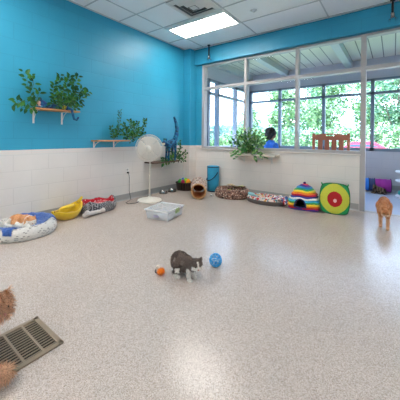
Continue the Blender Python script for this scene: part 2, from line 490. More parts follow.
b = MB(); b.box(-.05, .05, -.05, .05, -.034, -.03); b.build('centre_plate', M['white_metal'], vt)

sd = MB().lathe([(0, -.03), (.02, -.03), (.024, -.012), (.045, -.01), (.05, 0), (0, 0)], 20).build('sprinkler_head', M['white_metal'], loc=(-1.73, 3.68, CH+.011), smooth=True)
tag(sd, 'small round white fitting on the ceiling tile right of the light panel', 'sprinkler')

# pendants by the bulkhead: dark rod with clear knobs
def pendant(x, y, label, rodlen):
    t = thing('ceiling_hook', label, 'ceiling hook', (x, y, CH), 0)
    MB().lathe([(0, 0), (.032, 0), (.03, -.012), (.01, -.018), (0, -.018)], 16).build('ceiling_plate', M['black_metal'], t, smooth=True)
    MB().tube([(0, 0, -.01), (0, 0, -rodlen)], .015, 10).build('rod', M['black_metal'], t, smooth=True)
    MB().tube([(0, 0, -rodlen+.05), (0, 0, -rodlen-.012)], .024, 10).build('collar', M['steel'], t, smooth=True)
    for k in range(3):
        a = 2*pi*k/3+.4
        q = (cos(a)*.045, sin(a)*.045, -rodlen-.035)
        MB().tube([(0, 0, -rodlen), (cos(a)*.03, sin(a)*.03, -rodlen-.012), q], .005, 6).build('arm', M['steel'], t)
        MB().lathe([(0, .022), (.012, .018), (.021, 0), (.017, -.018), (0, -.024)], 12).build('clear_knob', M['clear_plastic'], t, smooth=True, loc=q)
    return t
pendant(-3.12, 4.50, 'black rod ceiling hook with clear knobs by the left end of the window', .27)
pendant(-.03, 4.50, 'black rod ceiling hook with clear knobs above the doorway', .23)

# ------------------------------------------------------------------ near window wall
def window_unit(name, mt, verts, rails, panes, parent_axis='x', pane_y=(4.725, 4.733)):
    b = MB()
    for a in verts + rails: b.box(*a)
    w = struct(b.build(name, mt))
    for a in panes:
        struct(MB().box(*a).build('glass_pane', M['glass'], w))
    return w
Y0, Y1 = YB-.002, YB+.118
posts = [(-3.41, -3.35), (-2.385, -2.335), (-1.395, -1.342)]
vv = [(a, c, Y0, Y1, .862, 2.69) for a, c in posts]
rails = []
panes = []
edges = [(-3.35, -2.385), (-2.335, -1.395), (-1.342, -.414)]
for a, c in edges:
    rails += [(a, c, Y0, Y1, .862, .912), (a, c, Y0, Y1, 2.145, 2.20), (a, c, Y0, Y1, 2.655, 2.69)]
    panes += [(a, c, 4.725, 4.732, .912, 2.145), (a, c, 4.725, 4.732, 2.20, 2.655)]
window_unit('window_1', M['frame'], vv, rails, panes)
# doorway frame: full height posts with transom
window_unit('door_1', M['frame'], [(-.414, -.345, Y0, Y1, 0, 2.69), (.64, .705, Y0, Y1, 0, 2.69)],
            [(-.345, .64, Y0, Y1, 2.145, 2.20), (-.345, .64, Y0, Y1, 2.655, 2.69)], [(-.345, .64, 4.725, 4.732, 2.20, 2.655)])
window_unit('window_2', M['frame'], [(1.66, 1.71, Y0, Y1, .862, 2.69), (2.65, 2.70, Y0, Y1, .862, 2.69)],
            [(.705, XR, Y0, Y1, .862, .912), (.705, XR, Y0, Y1, 2.145, 2.20), (.705, XR, Y0, Y1, 2.655, 2.69)],
            [(.705, XR, 4.725, 4.732, .912, 2.145), (.705, XR, 4.725, 4.732, 2.20, 2.655)])
# door threshold strip
struct(MB().box(-.345, .64, 4.70, 4.76, 0, .004).build('trim_4', mat('threshold_metal', (170, 164, 158), .6, bump=.05)))

# ------------------------------------------------------------------ sunroom
YS = 7.0; XS = -3.4
struct(MB().box(XS-.2, XR, YS, YS+.2, 0, .83).box(XS-.2, XR, YS, YS+.2, 2.45, 3.0).build('wall_sunroom_back', sun_x))
struct(MB().box(XS-.2, XS, YB+.2, YS, 0, .83).box(XS-.2, XS, YB+.2, YS, 2.45, 3.0).build('wall_sunroom_left', sun_y))
sof = struct(MB().box(XS-1.0, XR+.2, YB+.2, YS+1.2, 2.90, 3.1).build('ceiling_sunroom', plank_mat('soffit_planks')))
bm_ = mat('soffit_beam', (196, 202, 200), .5, noise_scale=5, noise_amt=.03)
for i, x in enumerate((-3.36, -2.34, -.86, .6, 2.06)):
    struct(MB().box(x-.07, x+.07, YB+.2, YS, 2.76, 2.90).build('trim_%d' % (5+i), bm_, bevel=.004))
F0, F1 = YS-.01, YS+.09
fv = [(x-.035, x+.035, F0, F1, .83, 2.45) for x in (-3.36, -2.5, -1.4, -.39, .68, 1.75, 2.8)]
fr = [(XS, XR, F0, F1, .83, .90), (XS, XR, F0, F1, 2.10, 2.155), (XS, XR, F0, F1, 2.40, 2.45)]
window_unit('window_3', M['far_frame'], fv, fr, [(XS, XR, 7.04, 7.047, .9, 2.1), (XS, XR, 7.04, 7.047, 2.155, 2.4)])
S0, S1 = XS-.09, XS+.01
sv = [(S0, S1, y-.035, y+.035, .83, 2.45) for y in (4.93, 5.33, 6.22, 6.95)]
sr = [(S0, S1, 4.87, 7.0, .83, .90), (S0, S1, 4.87, 7.0, 2.10, 2.155), (S0, S1, 4.87, 7.0, 2.40, 2.45)]
window_unit('window_4', M['far_frame'], sv, sr, [(XS-.05, XS-.043, 4.87, 7.0, .9, 2.1), (XS-.05, XS-.043, 4.87, 7.0, 2.155, 2.4)])
cove('baseboard_sunroom', [((XS, YS), (XR, YS), (0, -1))], M['base'])

# ================================================================== floor grille
gt = thing('floor_grille', 'tan metal floor air grille with rows of slots beside the fluffy ginger cat', 'floor grille', (-1.5625, .25, 0))
gm = mat('tan_painted_metal', (142, 124, 105), .45, noise_scale=30, noise_amt=.08, bump=.05)
gw, gy1, gy0 = .1625, .44, -.44
f = MB(); fr_ = .025
f.box(-gw, gw, gy1-fr_, gy1, .0005, .009); f.box(-gw, gw, gy0, gy0+fr_, .0005, .009)
f.box(-gw, -gw+fr_, gy0, gy1, .0005, .009); f.box(gw-fr_, gw, gy0, gy1, .0005, .009)
divs = [.35-.086*k for k in range(9)]
for d in divs: f.box(-gw+.02, gw-.02, d-.006, d+.006, .0005, .0085)
f.build('grille_frame', gm, gt, bevel=.002)
MB().box(-gw+.02, gw-.02, gy0+.02, gy1-.02, .0003, .0012).build('duct_shade_sheet', mat('duct_shade_black', (12, 10, 9), .9, bump=.05), gt)  # thin black sheet in place of the shade down the duct
f = MB(); n = 13
for k in range(n):
    x = -gw+fr_ + (2*gw-2*fr_)*(k+.5)/n
    f.box(x-.0036, x+.0036, gy0+.02, gy1-.02, .0025, .0060)
f.build('slats', gm, gt)
for (sx, sy) in ((-1, 1), (1, 1), (-1, -1), (1, -1)):
    MB().lathe([(0, .0105), (.003, .0103), (.0045, .009)], 10).build('screw', gm, gt, loc=(sx*(gw-.014), sy*(gy1-.014), 0))

# ================================================================== wall shelves and foliage
def leafy(name, label, base, stems, leaf, seed, group=None, dens=1.0, depth=.05, shade=(22, 74, 34), shade2=(70, 130, 52), width=.62, face=(1, -.5, .2)):
    """stems: list of polylines (world points). Leaves alternate along them."""
    rr = random.Random(seed)
    base = Vector(base)
    t = thing(name, label, 'plant', base)
    sm = MB(); lf = MB()
    for pl in stems:
        pts = [Vector(p)-base for p in pl]
        # resample
        fine = []
        for i in range(len(pts)-1):
            for k in range(5):
                fine.append(pts[i].lerp(pts[i+1], k/5))
        fine.append(pts[-1])
        fine = [p + Vector((rr.uniform(-.006, .006), rr.uniform(-.006, .006), rr.uniform(-.006, .006))) for p in fine]
        sm.tube(fine, [.0035*(1-.6*i/len(fine)) for i in range(len(fine))], 5)
        total = sum((fine[i+1]-fine[i]).length for i in range(len(fine)-1))
        nleaf = max(4, int(total/leaf*3.3*dens)); side = 1
        for q in range(nleaf):
            u = (.12 + .88*q/(nleaf-1))*(len(fine)-1); i = min(int(u), len(fine)-2)
            p = fine[i].lerp(fine[i+1], u-i); tan = (fine[i+1]-fine[i]).normalized()
            side = -side
            out = Vector((rr.uniform(-.2, 1)*depth*12, rr.uniform(-1, 1), rr.uniform(-.6, .6)))
            d = (tan*.55 + tan.cross(Vector((1, .1, 0))).normalized()*side*.9 + out*.45).normalized()
            L = leaf*rr.uniform(.7, 1.2); nrm = (Vector(face) + Vector((rr.uniform(-.5, .5), rr.uniform(-.5, .5), rr.uniform(-.5, .5)))).normalized()
            w = d.cross(nrm).normalized()*L*width; up = w.cross(d).normalized()
            g = rr.random()**1.5; c = lerp(shade, shade2, g)
            a = p + d*L*.12
            k1, k2, k3 = a + d*L*.3, a + d*L*.65, a + d*L
            dz = -up*L*.08
            lf.add([a, k1-w*.42+up*L*.05, k1+dz, k1+w*.42+up*L*.05, k2-w*.36+up*L*.03, k2+dz, k2+w*.36+up*L*.03, k3-up*L*.12],
                   [(0, 2, 1), (0, 3, 2), (1, 2, 5, 4), (2, 3, 6, 5), (4, 5, 7), (5, 6, 7)], c)
    sm.build('stem', M['stem'], t)
    lf.build('foliage', M['leaf'], t, weld=False)
    return t

def wall_shelf(name, label, y0, y1, z, depth, bm, brackets, blen, th=.02):
    t = thing(name, label, 'shelf', (XL, (y0+y1)/2, z-th), 0)
    m = (y0+y1)/2
    MB().box(.002, depth, y0-m, y1-m, 0, th).build('board', bm, t, bevel=.004)
    for y in brackets:
        b = MB(); q = y-m
        b.box(.001, .005, q-.011, q+.011, -blen, 0); b.box(.001, depth*.85, q-.011, q+.011, -.004, -.0005)
        b.tube([(.004, q, -blen*.8), (depth*.35, q, -blen*.25), (depth*.7, q, -.004)], .004, 6)
        b.build('bracket', M['white_metal'], t)
    return t
# shelf one
wall_shelf('wall_shelf', 'light wooden wall shelf high on the blue wall with lying blue cat figure', 1.40, 1.96, 1.455, .2, M['pine'], (1.44, 1.80), .17)
def LW(x, y, a=-3.64): return on_left(x, y, a)
XA = -3.63
lz = lambda pts, a=XA: [on_left(x, y, a) for x, y in pts]
leafy('ivy_spray', 'sparse green leafy spray reaching up and left from the high wall shelf', set_z(on_left(39, 107, -3.62), 1.456),
      [lz([(39, 107), (35, 101), (30, 92), (27, 82), (24, 72)]), lz([(39, 107), (33, 106), (25, 101), (14, 104)], -3.60), lz([(38, 107), (36, 98), (40, 92)], -3.6),
       lz([(30, 92), (34, 84), (32, 76)], -3.65), lz([(39, 107), (30, 108), (22, 107), (16, 100)], -3.64)], .075, 11, dens=.85)
leafy('ivy_spray', 'dense fan of dark green leaves on the right half of the high wall shelf', set_z(on_left(64, 109.5, -3.62), 1.456),
      [lz([(64, 109), (62, 98), (58, 86), (60, 76)]), lz([(64, 109), (57, 102), (53, 92), (54, 82)], -3.6), lz([(65, 109), (70, 98), (74, 86), (78, 76)], -3.63),
       lz([(65, 109), (74, 104), (82, 98), (88, 92)], -3.6), lz([(64, 109), (58, 106), (51, 102)], -3.58), lz([(65, 109), (67, 96), (67, 84), (70, 77)], -3.56),
       lz([(66, 109), (76, 108), (81, 104)], -3.6), lz([(66, 109), (74, 98), (82, 88), (87, 94)], -3.66), lz([(64, 109), (60, 100), (55, 96)], -3.55),
       lz([(64, 109), (63, 100), (64, 90)], -3.54), lz([(65, 109), (72, 100), (76, 92)], -3.55)], .068, 12, dens=1.05)
# shelf two
wall_shelf('wall_shelf', 'thin pine wall shelf on the paint line left of the fan', 2.24, 2.84, 1.045, .2, M['pine'], (2.29, 2.65), .13)
leafy('twig_plant', 'tall thin green twig standing on the shelf left of the fan', set_z(on_left(117, 139.5, -3.62), 1.046),
      [lz([(117, 139), (118, 130), (119, 120), (120, 111)])], .05, 13, dens=1.5, width=.3)
leafy('ivy_spray', 'small leafy clump at the foot of the thin twig', set_z(on_left(114, 139.5, -3.6), 1.046),
      [lz([(114, 139), (112, 134), (111, 127)]), lz([(114, 139), (117, 134), (118, 127)], -3.6), lz([(114, 139), (115, 136), (114, 130)], -3.57)], .05, 14, dens=1.1)
leafy('ivy_spray', 'bushy dark green leafy spray at the right end of the shelf left of the fan', set_z(on_left(132, 140, -3.58), 1.046),
      [lz([(132, 139), (128, 131), (123, 124)], -3.58), lz([(132, 139), (132, 129), (129, 120)], -3.6), lz([(132, 139), (137, 130), (138, 122)], -3.62), lz([(132, 139), (139, 132), (144, 126), (145, 119)], -3.6),
       lz([(132, 139), (124, 136), (121, 131)], -3.57), lz([(132, 139), (140, 137), (145, 134)], -3.58), lz([(132, 138), (131, 142)], -3.54), lz([(132, 139), (135, 128), (132, 123)], -3.55), lz([(132, 139), (127, 133), (127, 127)], -3.54), lz([(132, 139), (136, 134), (141, 130)], -3.54)], .058, 15, dens=1.1)
# shelf three
wall_shelf('wall_shelf', 'dark woven wall shelf on the white block right of the fan', 3.32, 4.02, .635, .26, M['dark_wood'], (3.45, 3.88), .1, .025)
leafy('ivy_spray', 'green leafy spray spilling over the dark shelf near the corner', set_z(on_left(176, 160, -3.56), .636),
      [lz([(176, 160), (172, 151), (167, 146), (164, 142)], -3.56), lz([(176, 160), (175, 150), (173, 140)], -3.6), lz([(176, 160), (180, 150), (179, 142)], -3.6), lz([(176, 160), (182, 156), (186, 152)], -3.56),
       lz([(176, 160), (170, 158), (162, 160)], -3.52), lz([(176, 160), (182, 161), (185, 159)], -3.52), lz([(174, 159), (168, 161), (162, 163)], -3.5), lz([(176, 160), (178, 155), (181, 147)], -3.55), lz([(175, 160), (171, 155), (170, 150)], -3.52)], .07, 16, dens=.85, shade2=(120, 160, 84))
# blue cat figures
def fig_col(p, pale):
    k = nz(p, 28, 3)
    c = (26, 58, 112) if k > -.1 else (18, 92, 128)
    if k > .38: c = (60, 130, 160)
    return c
def lying_cat_figure():
    t = thing('cat_figure', 'dark blue lying cat figure with pale face and hanging tail on high shelf', 'cat figure', (-3.63, 1.52, 1.456), pi/2); t.scale = (1.1, 1.15, 1.15)
    pr = [('e', (.08, 0, .035), (.12, .045, .04)), ('e', (.22, 0, .032), (.09, .045, .036)), ('e', (-.03, 0, .055), (.05, .04, .04)),
          ('k', (-.045, .02, .085), (-.05, .028, .125), .02, (1, 0, 0)), ('k', (-.045, -.02, .085), (-.05, -.028, .125), .02, (1, 0, 0)),
          ('t', [(-.02, -.03, .015), (-.06, -.035, .012), (-.085, -.035, .012)], (.016, .014, .012)),
          ('t', [(.26, -.06, .02), (.275, -.10, .0), (.278, -.12, -.06), (.29, -.12, -.105), (.325, -.12, -.115), (.345, -.12, -.085)], (.018, .016, .015, .015, .014, .012))]
    def cf(p):
        if p.x < -.055 and p.z < .075 and p.z > .02: return (226, 178, 160)
        if p.x < -.02 and abs(p.y) < .03 and p.z > .055 and p.z < .075: return (210, 110, 90)
        return fig_col(p, 0)
    b = fuse(pr, .006, 'figure_body', M['toy'], t, cf)
    for s in (-1, 1): MB().ball((-.072, s*.016, .065), .006, 8, 6).build('eye', M['eye'], t, smooth=True)
    return t
lying_cat_figure()
def standing_cat_figure():
    p0 = Vector((-3.535, 3.74, .636))
    t = thing('cat_figure', 'blue painted cat figure with raised curved tail above the dark corner shelf', 'cat figure', p0, pi/2); t.scale = (1.25, 1.25, 1.28)
    pr = [('e', (.05, 0, .27), (.12, .05, .055), 0, -.25), ('e', (-.07, 0, .27), (.052, .045, .046)), ('e', (.02, 0, .24), (.07, .045, .055)),
          ('k', (-.07, .025, .31), (-.075, .035, .355), .022, (1, 0, 0)), ('k', (-.07, -.025, .31), (-.075, -.035, .355), .022, (1, 0, 0)),
          ('t', [(.0, .03, .24), (-.01, .03, .12), (-.02, .03, .012)], (.024, .016, .016)), ('t', [(.0, -.03, .24), (-.02, -.03, .12), (-.03, -.03, .012)], (.024, .016, .016)),
          ('t', [(.12, .03, .28), (.13, .03, .14), (.12, .03, .012)], (.032, .018, .016)), ('t', [(.12, -.03, .28), (.135, -.03, .14), (.125, -.03, .012)], (.032, .018, .016)),
          ('t', [(.15, 0, .32), (.19, 0, .40), (.20, 0, .50), (.18, 0, .58), (.15, 0, .64), (.135, 0, .67)], (.042, .036, .03, .026, .022, .018))]
    def cf(p):
        if p.x < -.105 and p.z < .275: return (236, 220, 190)
        k = nz(p, 22, 5)
        return (22, 70, 116) if k > .05 else ((28, 112, 144) if k > -.25 else (16, 42, 76))
    fuse(pr, .006, 'figure_body', M['toy'], t, cf)
    for s in (-1, 1): MB().ball((-.115, s*.018, .285), .007, 8, 6).build('eye', M['eye'], t, smooth=True)
standing_cat_figure()
# little yellow flower tuck on shelf one
fb = MB()
for k in range(14):
    a = k*2.4; fb.ball((cos(a)*.012*(k % 3), sin(a)*.02, .01+.045*(k/14)), .008, 6, 4, col=(222, 206, 40))
fb.tube([(0, 0, 0), (0, 0, .03)], .004, 5, col=(90, 120, 40))
tag(fb.build('yellow_flower', M['toy'], loc=on_left(65, 108.9, -3.56)+Vector((0, 0, 0))), 'tiny yellow blossom tucked among leaves on the high wall shelf', 'flower')
bpy.data.objects['yellow_flower'].location = (-3.575, 1.75, 1.456)

# window ledge shelf with bush
t = thing('ledge_shelf', 'pale wall ledge below the window sill with a leafy bush on it', 'shelf', (-2.08, YB, .765))
MB().box(-.43, .43, -.25, -.005, .0, .035).build('board', mat('pale_ledge', (214, 200, 186), .5, noise_scale=9, noise_amt=.05), t, bevel=.005)
for x in (-.28, .28):
    MB().box(x-.012, x+.012, -.2, -.004, -.005, 0).box(x-.012, x+.012, -.009, -.004, -.14, 0).tube([(x, -.008, -.12), (x, -.17, -.004)], .005, 6).build('bracket', M['white_metal'], t)
bz = lambda pts, b=4.5: [on_back(x, y, b) for x, y in pts]
st = []
rr = random.Random(5)
for k in range(30):
    a = pi*(.02 + .96*k/29); rad = 17*(1 if k % 2 else .72)
    ex, ey = 249 + cos(a)*(rad+1), 150 - sin(a)*rad*1.22
    if k in (0, 29): ey = 155
    if k in (1, 28): ey = 158
    st.append(bz([(249, 152.5), ((249+ex)/2+rr.uniform(-1, 1), (152.5+ey)/2-3), (ex, ey)], 4.42+rr.random()*.14))
st.append(bz([(247, 152), (238, 148), (233, 151), (231, 154)], 4.46)); st.append(bz([(247, 152), (241, 153), (236, 157)], 4.38))
st.append(bz([(250, 152), (258, 152), (262, 158)], 4.38)); st.append(bz([(250, 153), (254, 156), (256, 160)], 4.36))
bc = on_back(249, 152.5, 4.54); bc.z = .802
leafy('potted_bush', 'bushy window-lit green plant on the ledge in front of the window', bc, st, .075, 21, dens=.85, shade=(62, 122, 62), shade2=(184, 214, 140), width=.66, face=(.15, -1, .35))  # leaf greens brightened for window light shining through them

# outlet
t = thing('wall_outlet', 'white double wall outlet with plug low on the wall behind the fan', 'outlet', (XL, 2.93, .50))
MB().box(.001, .007, -.037, .037, -.057, .057).build('cover_plate', M['white_plastic'], t, bevel=.002)
for z in (-.025, .025):
    MB().box(.007, .009, -.016, .016, z-.014, z+.014).build('socket', mat('socket_grey', (176, 176, 174), .4, bump=.02), t)
MB().box(.0095, .04, -.013, .013, -.038, -.012).build('plug', M['rubber'], t, bevel=.003)
# cable
pts = [(-3.71, 2.93, .475), (-3.69, 2.93, .40), (-3.715, 2.95, .15), (-3.68, 2.96, .008), (-3.62, 2.86, .006), (-3.56, 2.76, .006), (-3.47, 2.74, .006), (-3.42, 2.86, .006)]
# ================================================================== pedestal fan
fx, fy = -3.39, 3.13
t = thing('pedestal_fan', 'white round pedestal fan standing by the left wall', 'fan', (fx, fy, 0), 0)
wm = mat('cream_white_plastic', (232, 226, 216), .4, bump=.03)
MB().lathe([(0, .0), (.205, .0), (.21, .008), (.2, .02), (.12, .032), (.04, .042), (.03, .07), (0, .07)], 32).build('base', wm, t, smooth=True)
MB().tube([(0, 0, .05), (0, 0, .42), (0, 0, .45)], [.016, .015, .02], 12).tube([(0, 0, .44), (0, 0, .80)], .011, 10).build('pole', wm, t, smooth=True)
d2 = Vector((.62, -.78, .05)).normalized()      # facing the room
rot = d2.to_track_quat('Z', 'Y').to_matrix().to_4x4()
hc = Vector((.06, -.08, .912))
H4 = Matrix.Translation(hc) @ rot
b = MB(); b.lathe([(0, -.16), (.04, -.155), (.055, -.12), (.055, -.055), (.03, -.035), (0, -.035)], 20, M4=H4)
b.tube([(0, 0, .79), tuple(H4 @ Vector((0, 0, -.09)))], [.018, .022], 10)
b.build('motor_housing', wm, t, smooth=True)
def cage(z1, sign):
    b = MB(); n = 104
    for k in range(n):
        a = 2*pi*k/n
        pp = []
        for rr_, zz in ((.045, .055), (.11, .05), (.18, .038), (.22, .018), (.23, 0)):
            pp.append(H4 @ Vector((cos(a)*rr_, sin(a)*rr_, sign*zz)))
        b.tube(pp, .0017, 4, cap=False)
    for rr_, zz in ((.23, 0), (.18, .038), (.11, .05), (.045, .055)):
        ring = [H4 @ Vector((cos(2*pi*k/40)*rr_, sin(2*pi*k/40)*rr_, sign*zz)) for k in range(41)]
        b.tube(ring, .0045 if rr_ > .2 else .002, 6, cap=False)
    return b
cage(0, 1).build('front_grille', wm, t)
cage(0, -1).build('rear_grille', wm, t)
MB().lathe([(0, .062), (.035, .06), (.046, .052), (0, .05)], 20, M4=H4).build('badge', mat('badge_white', (240, 236, 228), .3, bump=.02), t, smooth=True)
for q in range(4):
    a0 = q*pi/2
    def bl(u, v, a0=a0):
        r_ = .03+.17*u; a = a0+(v-.5)*(1.2+.5*u)
        return H4 @ Vector((cos(a)*r_, sin(a)*r_, -.018+.036*v))
    MB().grid(8, 8, bl).build('blade', mat('translucent_white_blade', (224, 222, 218), .35, bump=.02), t, smooth=True, solid=.002)
cord = MB().tube([tuple(Vector(p)-Vector((fx, fy, 0))) for p in pts] + [(-.08, -.06, .03)], .004, 6).build('power_cord', M['rubber'], t, smooth=True)
MB().tube([(.13, -.14, .005), (.2, -.16, .005), (.26, -.1, .005), (.27, -.02, .005), (.2, .0, .005)], .0035, 6).build('loose_cord', M['white_plastic'], t)

# ================================================================== pet beds
def donut_profile(h, rim, inner):
    # from centre outwards and down
    return [(0, inner), (.35, inner+.004), (.58, inner), (.66, inner+.03*h/.16), (.74, h*.88), (.82, h), (.90, h*.93), (.97, h*.68), (1.0, h*.40), (.985, h*.14), (.93, 0), (0, 0)]
def donut_bed(name, label, loc, rx, ry, h, colf_outer, colf_inner, rz=0, inner=.05, n=72, wob=.004):
    t = thing(name, label, 'pet bed', loc, rz)
    prof = donut_profile(h, 1, inner)
    # densify
    def dens(pf, m):
        out = []
        for i in range(len(pf)-1):
            for k in range(m): out.append(tuple(pf[i][j]+(pf[i+1][j]-pf[i][j])*k/m for j in (0, 1)))
        return out + [pf[-1]]
    w = lambda a, i: 0
    rim = MB(); rim.lathe(dens(prof[2:], 4), n, sx=rx, sy=ry)
    rim.build('bolster', M['print'], t, smooth=True, fn=colf_outer)
    c = MB(); c.lathe([(0, inner+.012), (.3, inner+.014), (.55, inner+.004), (.64, inner-.006), (.64, inner-.03)], n, sx=rx, sy=ry)
    c.build('cushion', M['print'], t, smooth=True, fn=colf_inner)
    return t
def spots(base, spot, s, th, off=0):
    return lambda p: spot if nz(p, s, off) > th else base
BC = Vector((-3.385, 1.20, 0))
donut_bed('round_pet_bed', 'round white and grey flecked pet bed with blue towel at the left wall', BC, .34, .34, .135,
          lambda p: (150, 146, 142) if nz(p, 120, 2) > .30 else (212, 207, 200), lambda p: (206, 200, 194), n=110)
# towel draped over it
def bed_h(x, y, r=.34, h=.135, inner=.066):
    q = sqrt(x*x+y*y)/r
    pf = donut_profile(h, 1, inner)[:9]
    if q >= 1: return max(.012, h*.40 - (q-1)*.9)
    for i in range(len(pf)-1):
        if pf[i][0] <= q <= pf[i+1][0]:
            return pf[i][1] + (pf[i+1][1]-pf[i][1])*(q-pf[i][0])/(pf[i+1][0]-pf[i][0])
    return inner
TD = 1.93
rg = Vector((cos(TD), sin(TD), 0)); tw = Vector((sin(TD), -cos(TD), 0))
def towel_fn(u, v):
    s = -.305 + .60*u
    cen = .02*(1-u)**1.2 - .03*u + .0
    wd = .10 + .17*abs(u-.42)**.9*(1.6 if u > .42 else .9)
    k = (v-.5)*2
    edge = 1+.18*nz((u*6, v*3, 0), 1.5, 4) + (.10*sin(u*60) if v in (0, 1) else 0)
    off = cen + wd*k*edge
    p = rg*s*(1+.05*sin(v*9)) + tw*off
    if p.length > .335: p *= .335/p.length
    z = bed_h(p.x, p.y) + .007 + .011*abs(nz((u*5, v*5, 0), 3.0, 1)) + .004*sin(u*40+v*11)
    return Vector((p.x, p.y, z))
tw_o = MB().grid(60, 34, towel_fn).build('blue_towel', M['towel'], smooth=True, loc=BC, solid=.006)
tag(tw_o, 'rumpled blue towel draped across the round flecked pet bed', 'towel')

# banana bed: canoe of a peel with one flap, stem at the far end
BN = Vector((-3.53, 1.78, 0)); ban = atan2(.52, -.20)
t = thing('banana_pet_bed', 'yellow banana shaped pet bed between the round bed and the red lined bed', 'pet bed', BN, ban); t.scale = (.84, .95, .84)
yel = mat('yellow_plush', (228, 190, 36), .9, noise_scale=20, noise_amt=.1, bump=.5, bump_scale=120, sheen=.3)
def hull(u, v):
    x = -.26+.52*u; e = max(0, 1-((u-.5)*2)**2)**.6
    w = .125*e+.012; a = -pi*(.5 + (v-.5)*1.02)
    lift = .10*((u-.5)*2)**2*(1 if u > .5 else .55)
    rr_ = w
    z = .115 + lift + (.115*e+.018)*sin(a)
    return Vector((x, rr_*cos(a)*1.0, max(.004, z)))
MB().grid(40, 22, hull).build('outer_peel', yel, t, smooth=True, solid=.018)
MB().lathe([(0, .062), (.5, .064), (.8, .058), (.92, .04)], 32, sx=.19, sy=.10).build('inner_cushion', mat('yellow_lining', (236, 206, 60), .9, noise_scale=20, noise_amt=.08, bump=.5, sheen=.3), t, smooth=True)
def flap(u, v):
    x = -.16+.36*u; k = (v-.5)*2
    w = .085*(1-((u-.5)*2)**2*.85)
    return Vector((x, .052+.05*k*sin(.8)*1.0 - .02*(1-abs(k)), .125 + .055*(1-k*k) + .02*u + (.0 if w else 0) - .03*((u-.5)*2)**2)) if False else Vector((x, .03+w*k*.75, .15+.05*sqrt(max(0, 1-k*k))*(1-((u-.5)*2)**4) - .01*k))
MB().grid(20, 14, flap).build('peel_flap', yel, t, smooth=True, solid=.02)
MB().tube([(.235, 0, .19), (.29, 0, .235), (.33, 0, .265)], [.034, .022, .018], 12).build('stem', yel, t, smooth=True)
MB().ball((-.235, 0, .150), .036, 12, 8, sc=(.9, 1, .5)).build('brown_tip', mat('brown_tip', (96, 58, 30), .9, noise_scale=20, noise_amt=.1, bump=.3), t, smooth=True)

# red lined bolster bed with bone
DB = Vector((-3.53, 2.24, 0))
t = thing('bolster_pet_bed', 'grey tweed pet bed lined in red with pale paw spots, end of the wall row', 'pet bed', DB, pi/2+.12)
def wavy(a): return .02*cos(3*a+.6)+.018*cos(5*a+1)
def wall_fn(u, v):
    a = 2*pi*u; pr_ = [(.96, 0), (1.06, .03), (1.10, .08), (1.10, .12), (1.04, .15), (.96, .155), (.90, .14), (.86, .10), (.84, .06)]
    i = min(int(v*8), 7); q = v*8-i
    r_, z = (pr_[i][j]+(pr_[i+1][j]-pr_[i][j])*q for j in (0, 1))
    sq = 1/ (abs(cos(a))**3.2+abs(sin(a))**3.2)**(1/3.2)
    return Vector((cos(a)*sq*.235*r_, sin(a)*sq*.165*r_, z + (wavy(a) if z > .05 else 0)*min(1, z/.12)))
def wall_col(p):
    q = (abs(p.x/.235)**3.2+abs(p.y/.165)**3.2)**(1/3.2)
    inner = q < .93 and p.z > .05
    if inner: return (226, 210, 210) if nz(p, 45, 3) > .42 else (188, 22, 44)
    k = sin(p.x*190+abs(((p.y*60+p.z*60) % 2)-1)*3)
    return (70, 70, 78) if k > 0 else (156, 154, 158)
b = MB(); b.grid(96, 24, wall_fn); b.build('tweed_wall', M['print'], t, smooth=True, fn=wall_col)
b = MB(); b.lathe([(0, .118), (.4, .122), (.75, .108), (.9, .08), (.9, .02)], 48, sx=.235, sy=.165, wob=lambda a, i: .01*sin(3*a)*(i > 0))
b.build('red_cushion', M['print'], t, smooth=True, fn=lambda p: (232, 214, 214) if nz(p, 42, 8) > .38 else (196, 20, 44))
# bone cushion leaning in front
bn = thing('bone_cushion', 'pale grey plush bone lying in front of the red lined pet bed', 'bone toy', on_floor(93, 216) + Vector((.0, .0, 0)), .15); bn.scale = (1.25, 1.25, 1.25)
bmat_ = mat('pale_plush', (206, 198, 194), .95, noise_scale=30, noise_amt=.08, bump=.6, bump_scale=120, sheen=.3)
pA = Vector((0, -.075, .04)); pB = Vector((-.0, .11, .03))
fuse([('t', [pA, pB], (.022, .022)), ('e', pA+Vector((.015, -.012, .018)), (.03, .028, .028)), ('e', pA+Vector((-.012, -.016, -.008)), (.03, .028, .028)),
      ('e', pB+Vector((.018, .012, .01)), (.03, .028, .027)), ('e', pB+Vector((-.014, .016, 0)), (.03, .028, .027))], .006, 'bone_body', bmat_, bn)

# clear plastic bin
bx = thing('plastic_bin', 'clear plastic storage bin standing on the floor in front of the fan', 'storage bin', (-2.55, 2.64, 0), .20)
def hollow(b, w0, d0, w1, d1, h_, th=.004):
    def rg_(w, d, z): return [(-w, -d, z), (w, -d, z), (w, d, z), (-w, d, z)]
    vs = rg_(w0, d0, 0) + rg_(w1, d1, h_) + rg_(w1-th, d1-th, h_) + rg_(w0-th, d0-th, th)
    fs = [(0, 1, 2, 3)]
    for s_ in (0, 4, 8):
        for i in range(4): fs.append((s_+i, s_+(i+1) % 4, s_+4+(i+1) % 4, s_+4+i))
    fs.append((12, 13, 14, 15)); b.add(vs, fs)
b = MB(); hollow(b, .165, .19, .18, .205, .125); b.build('bin_body', M['milky'], bx, bevel=.006)
b = MB()
for a in ((-.19, .19, -.215, -.198), (-.19, .19, .198, .215), (-.19, -.173, -.215, .215), (.173, .19, -.215, .215)): b.box(*a, .118, .134)
b.build('rim', mat('frosted_rim', (226, 226, 228), .3, bump=.02), bx, bevel=.003)
MB().box(-.172, .172, -.197, .197, .124, .129).build('lid', M['milky'], bx)
b = MB(); b.box(.191, .199, -.04, .06, .07, .135); b.build('green_latch', mat('olive_latch', (150, 170, 110), .4, bump=.02), bx, bevel=.003)
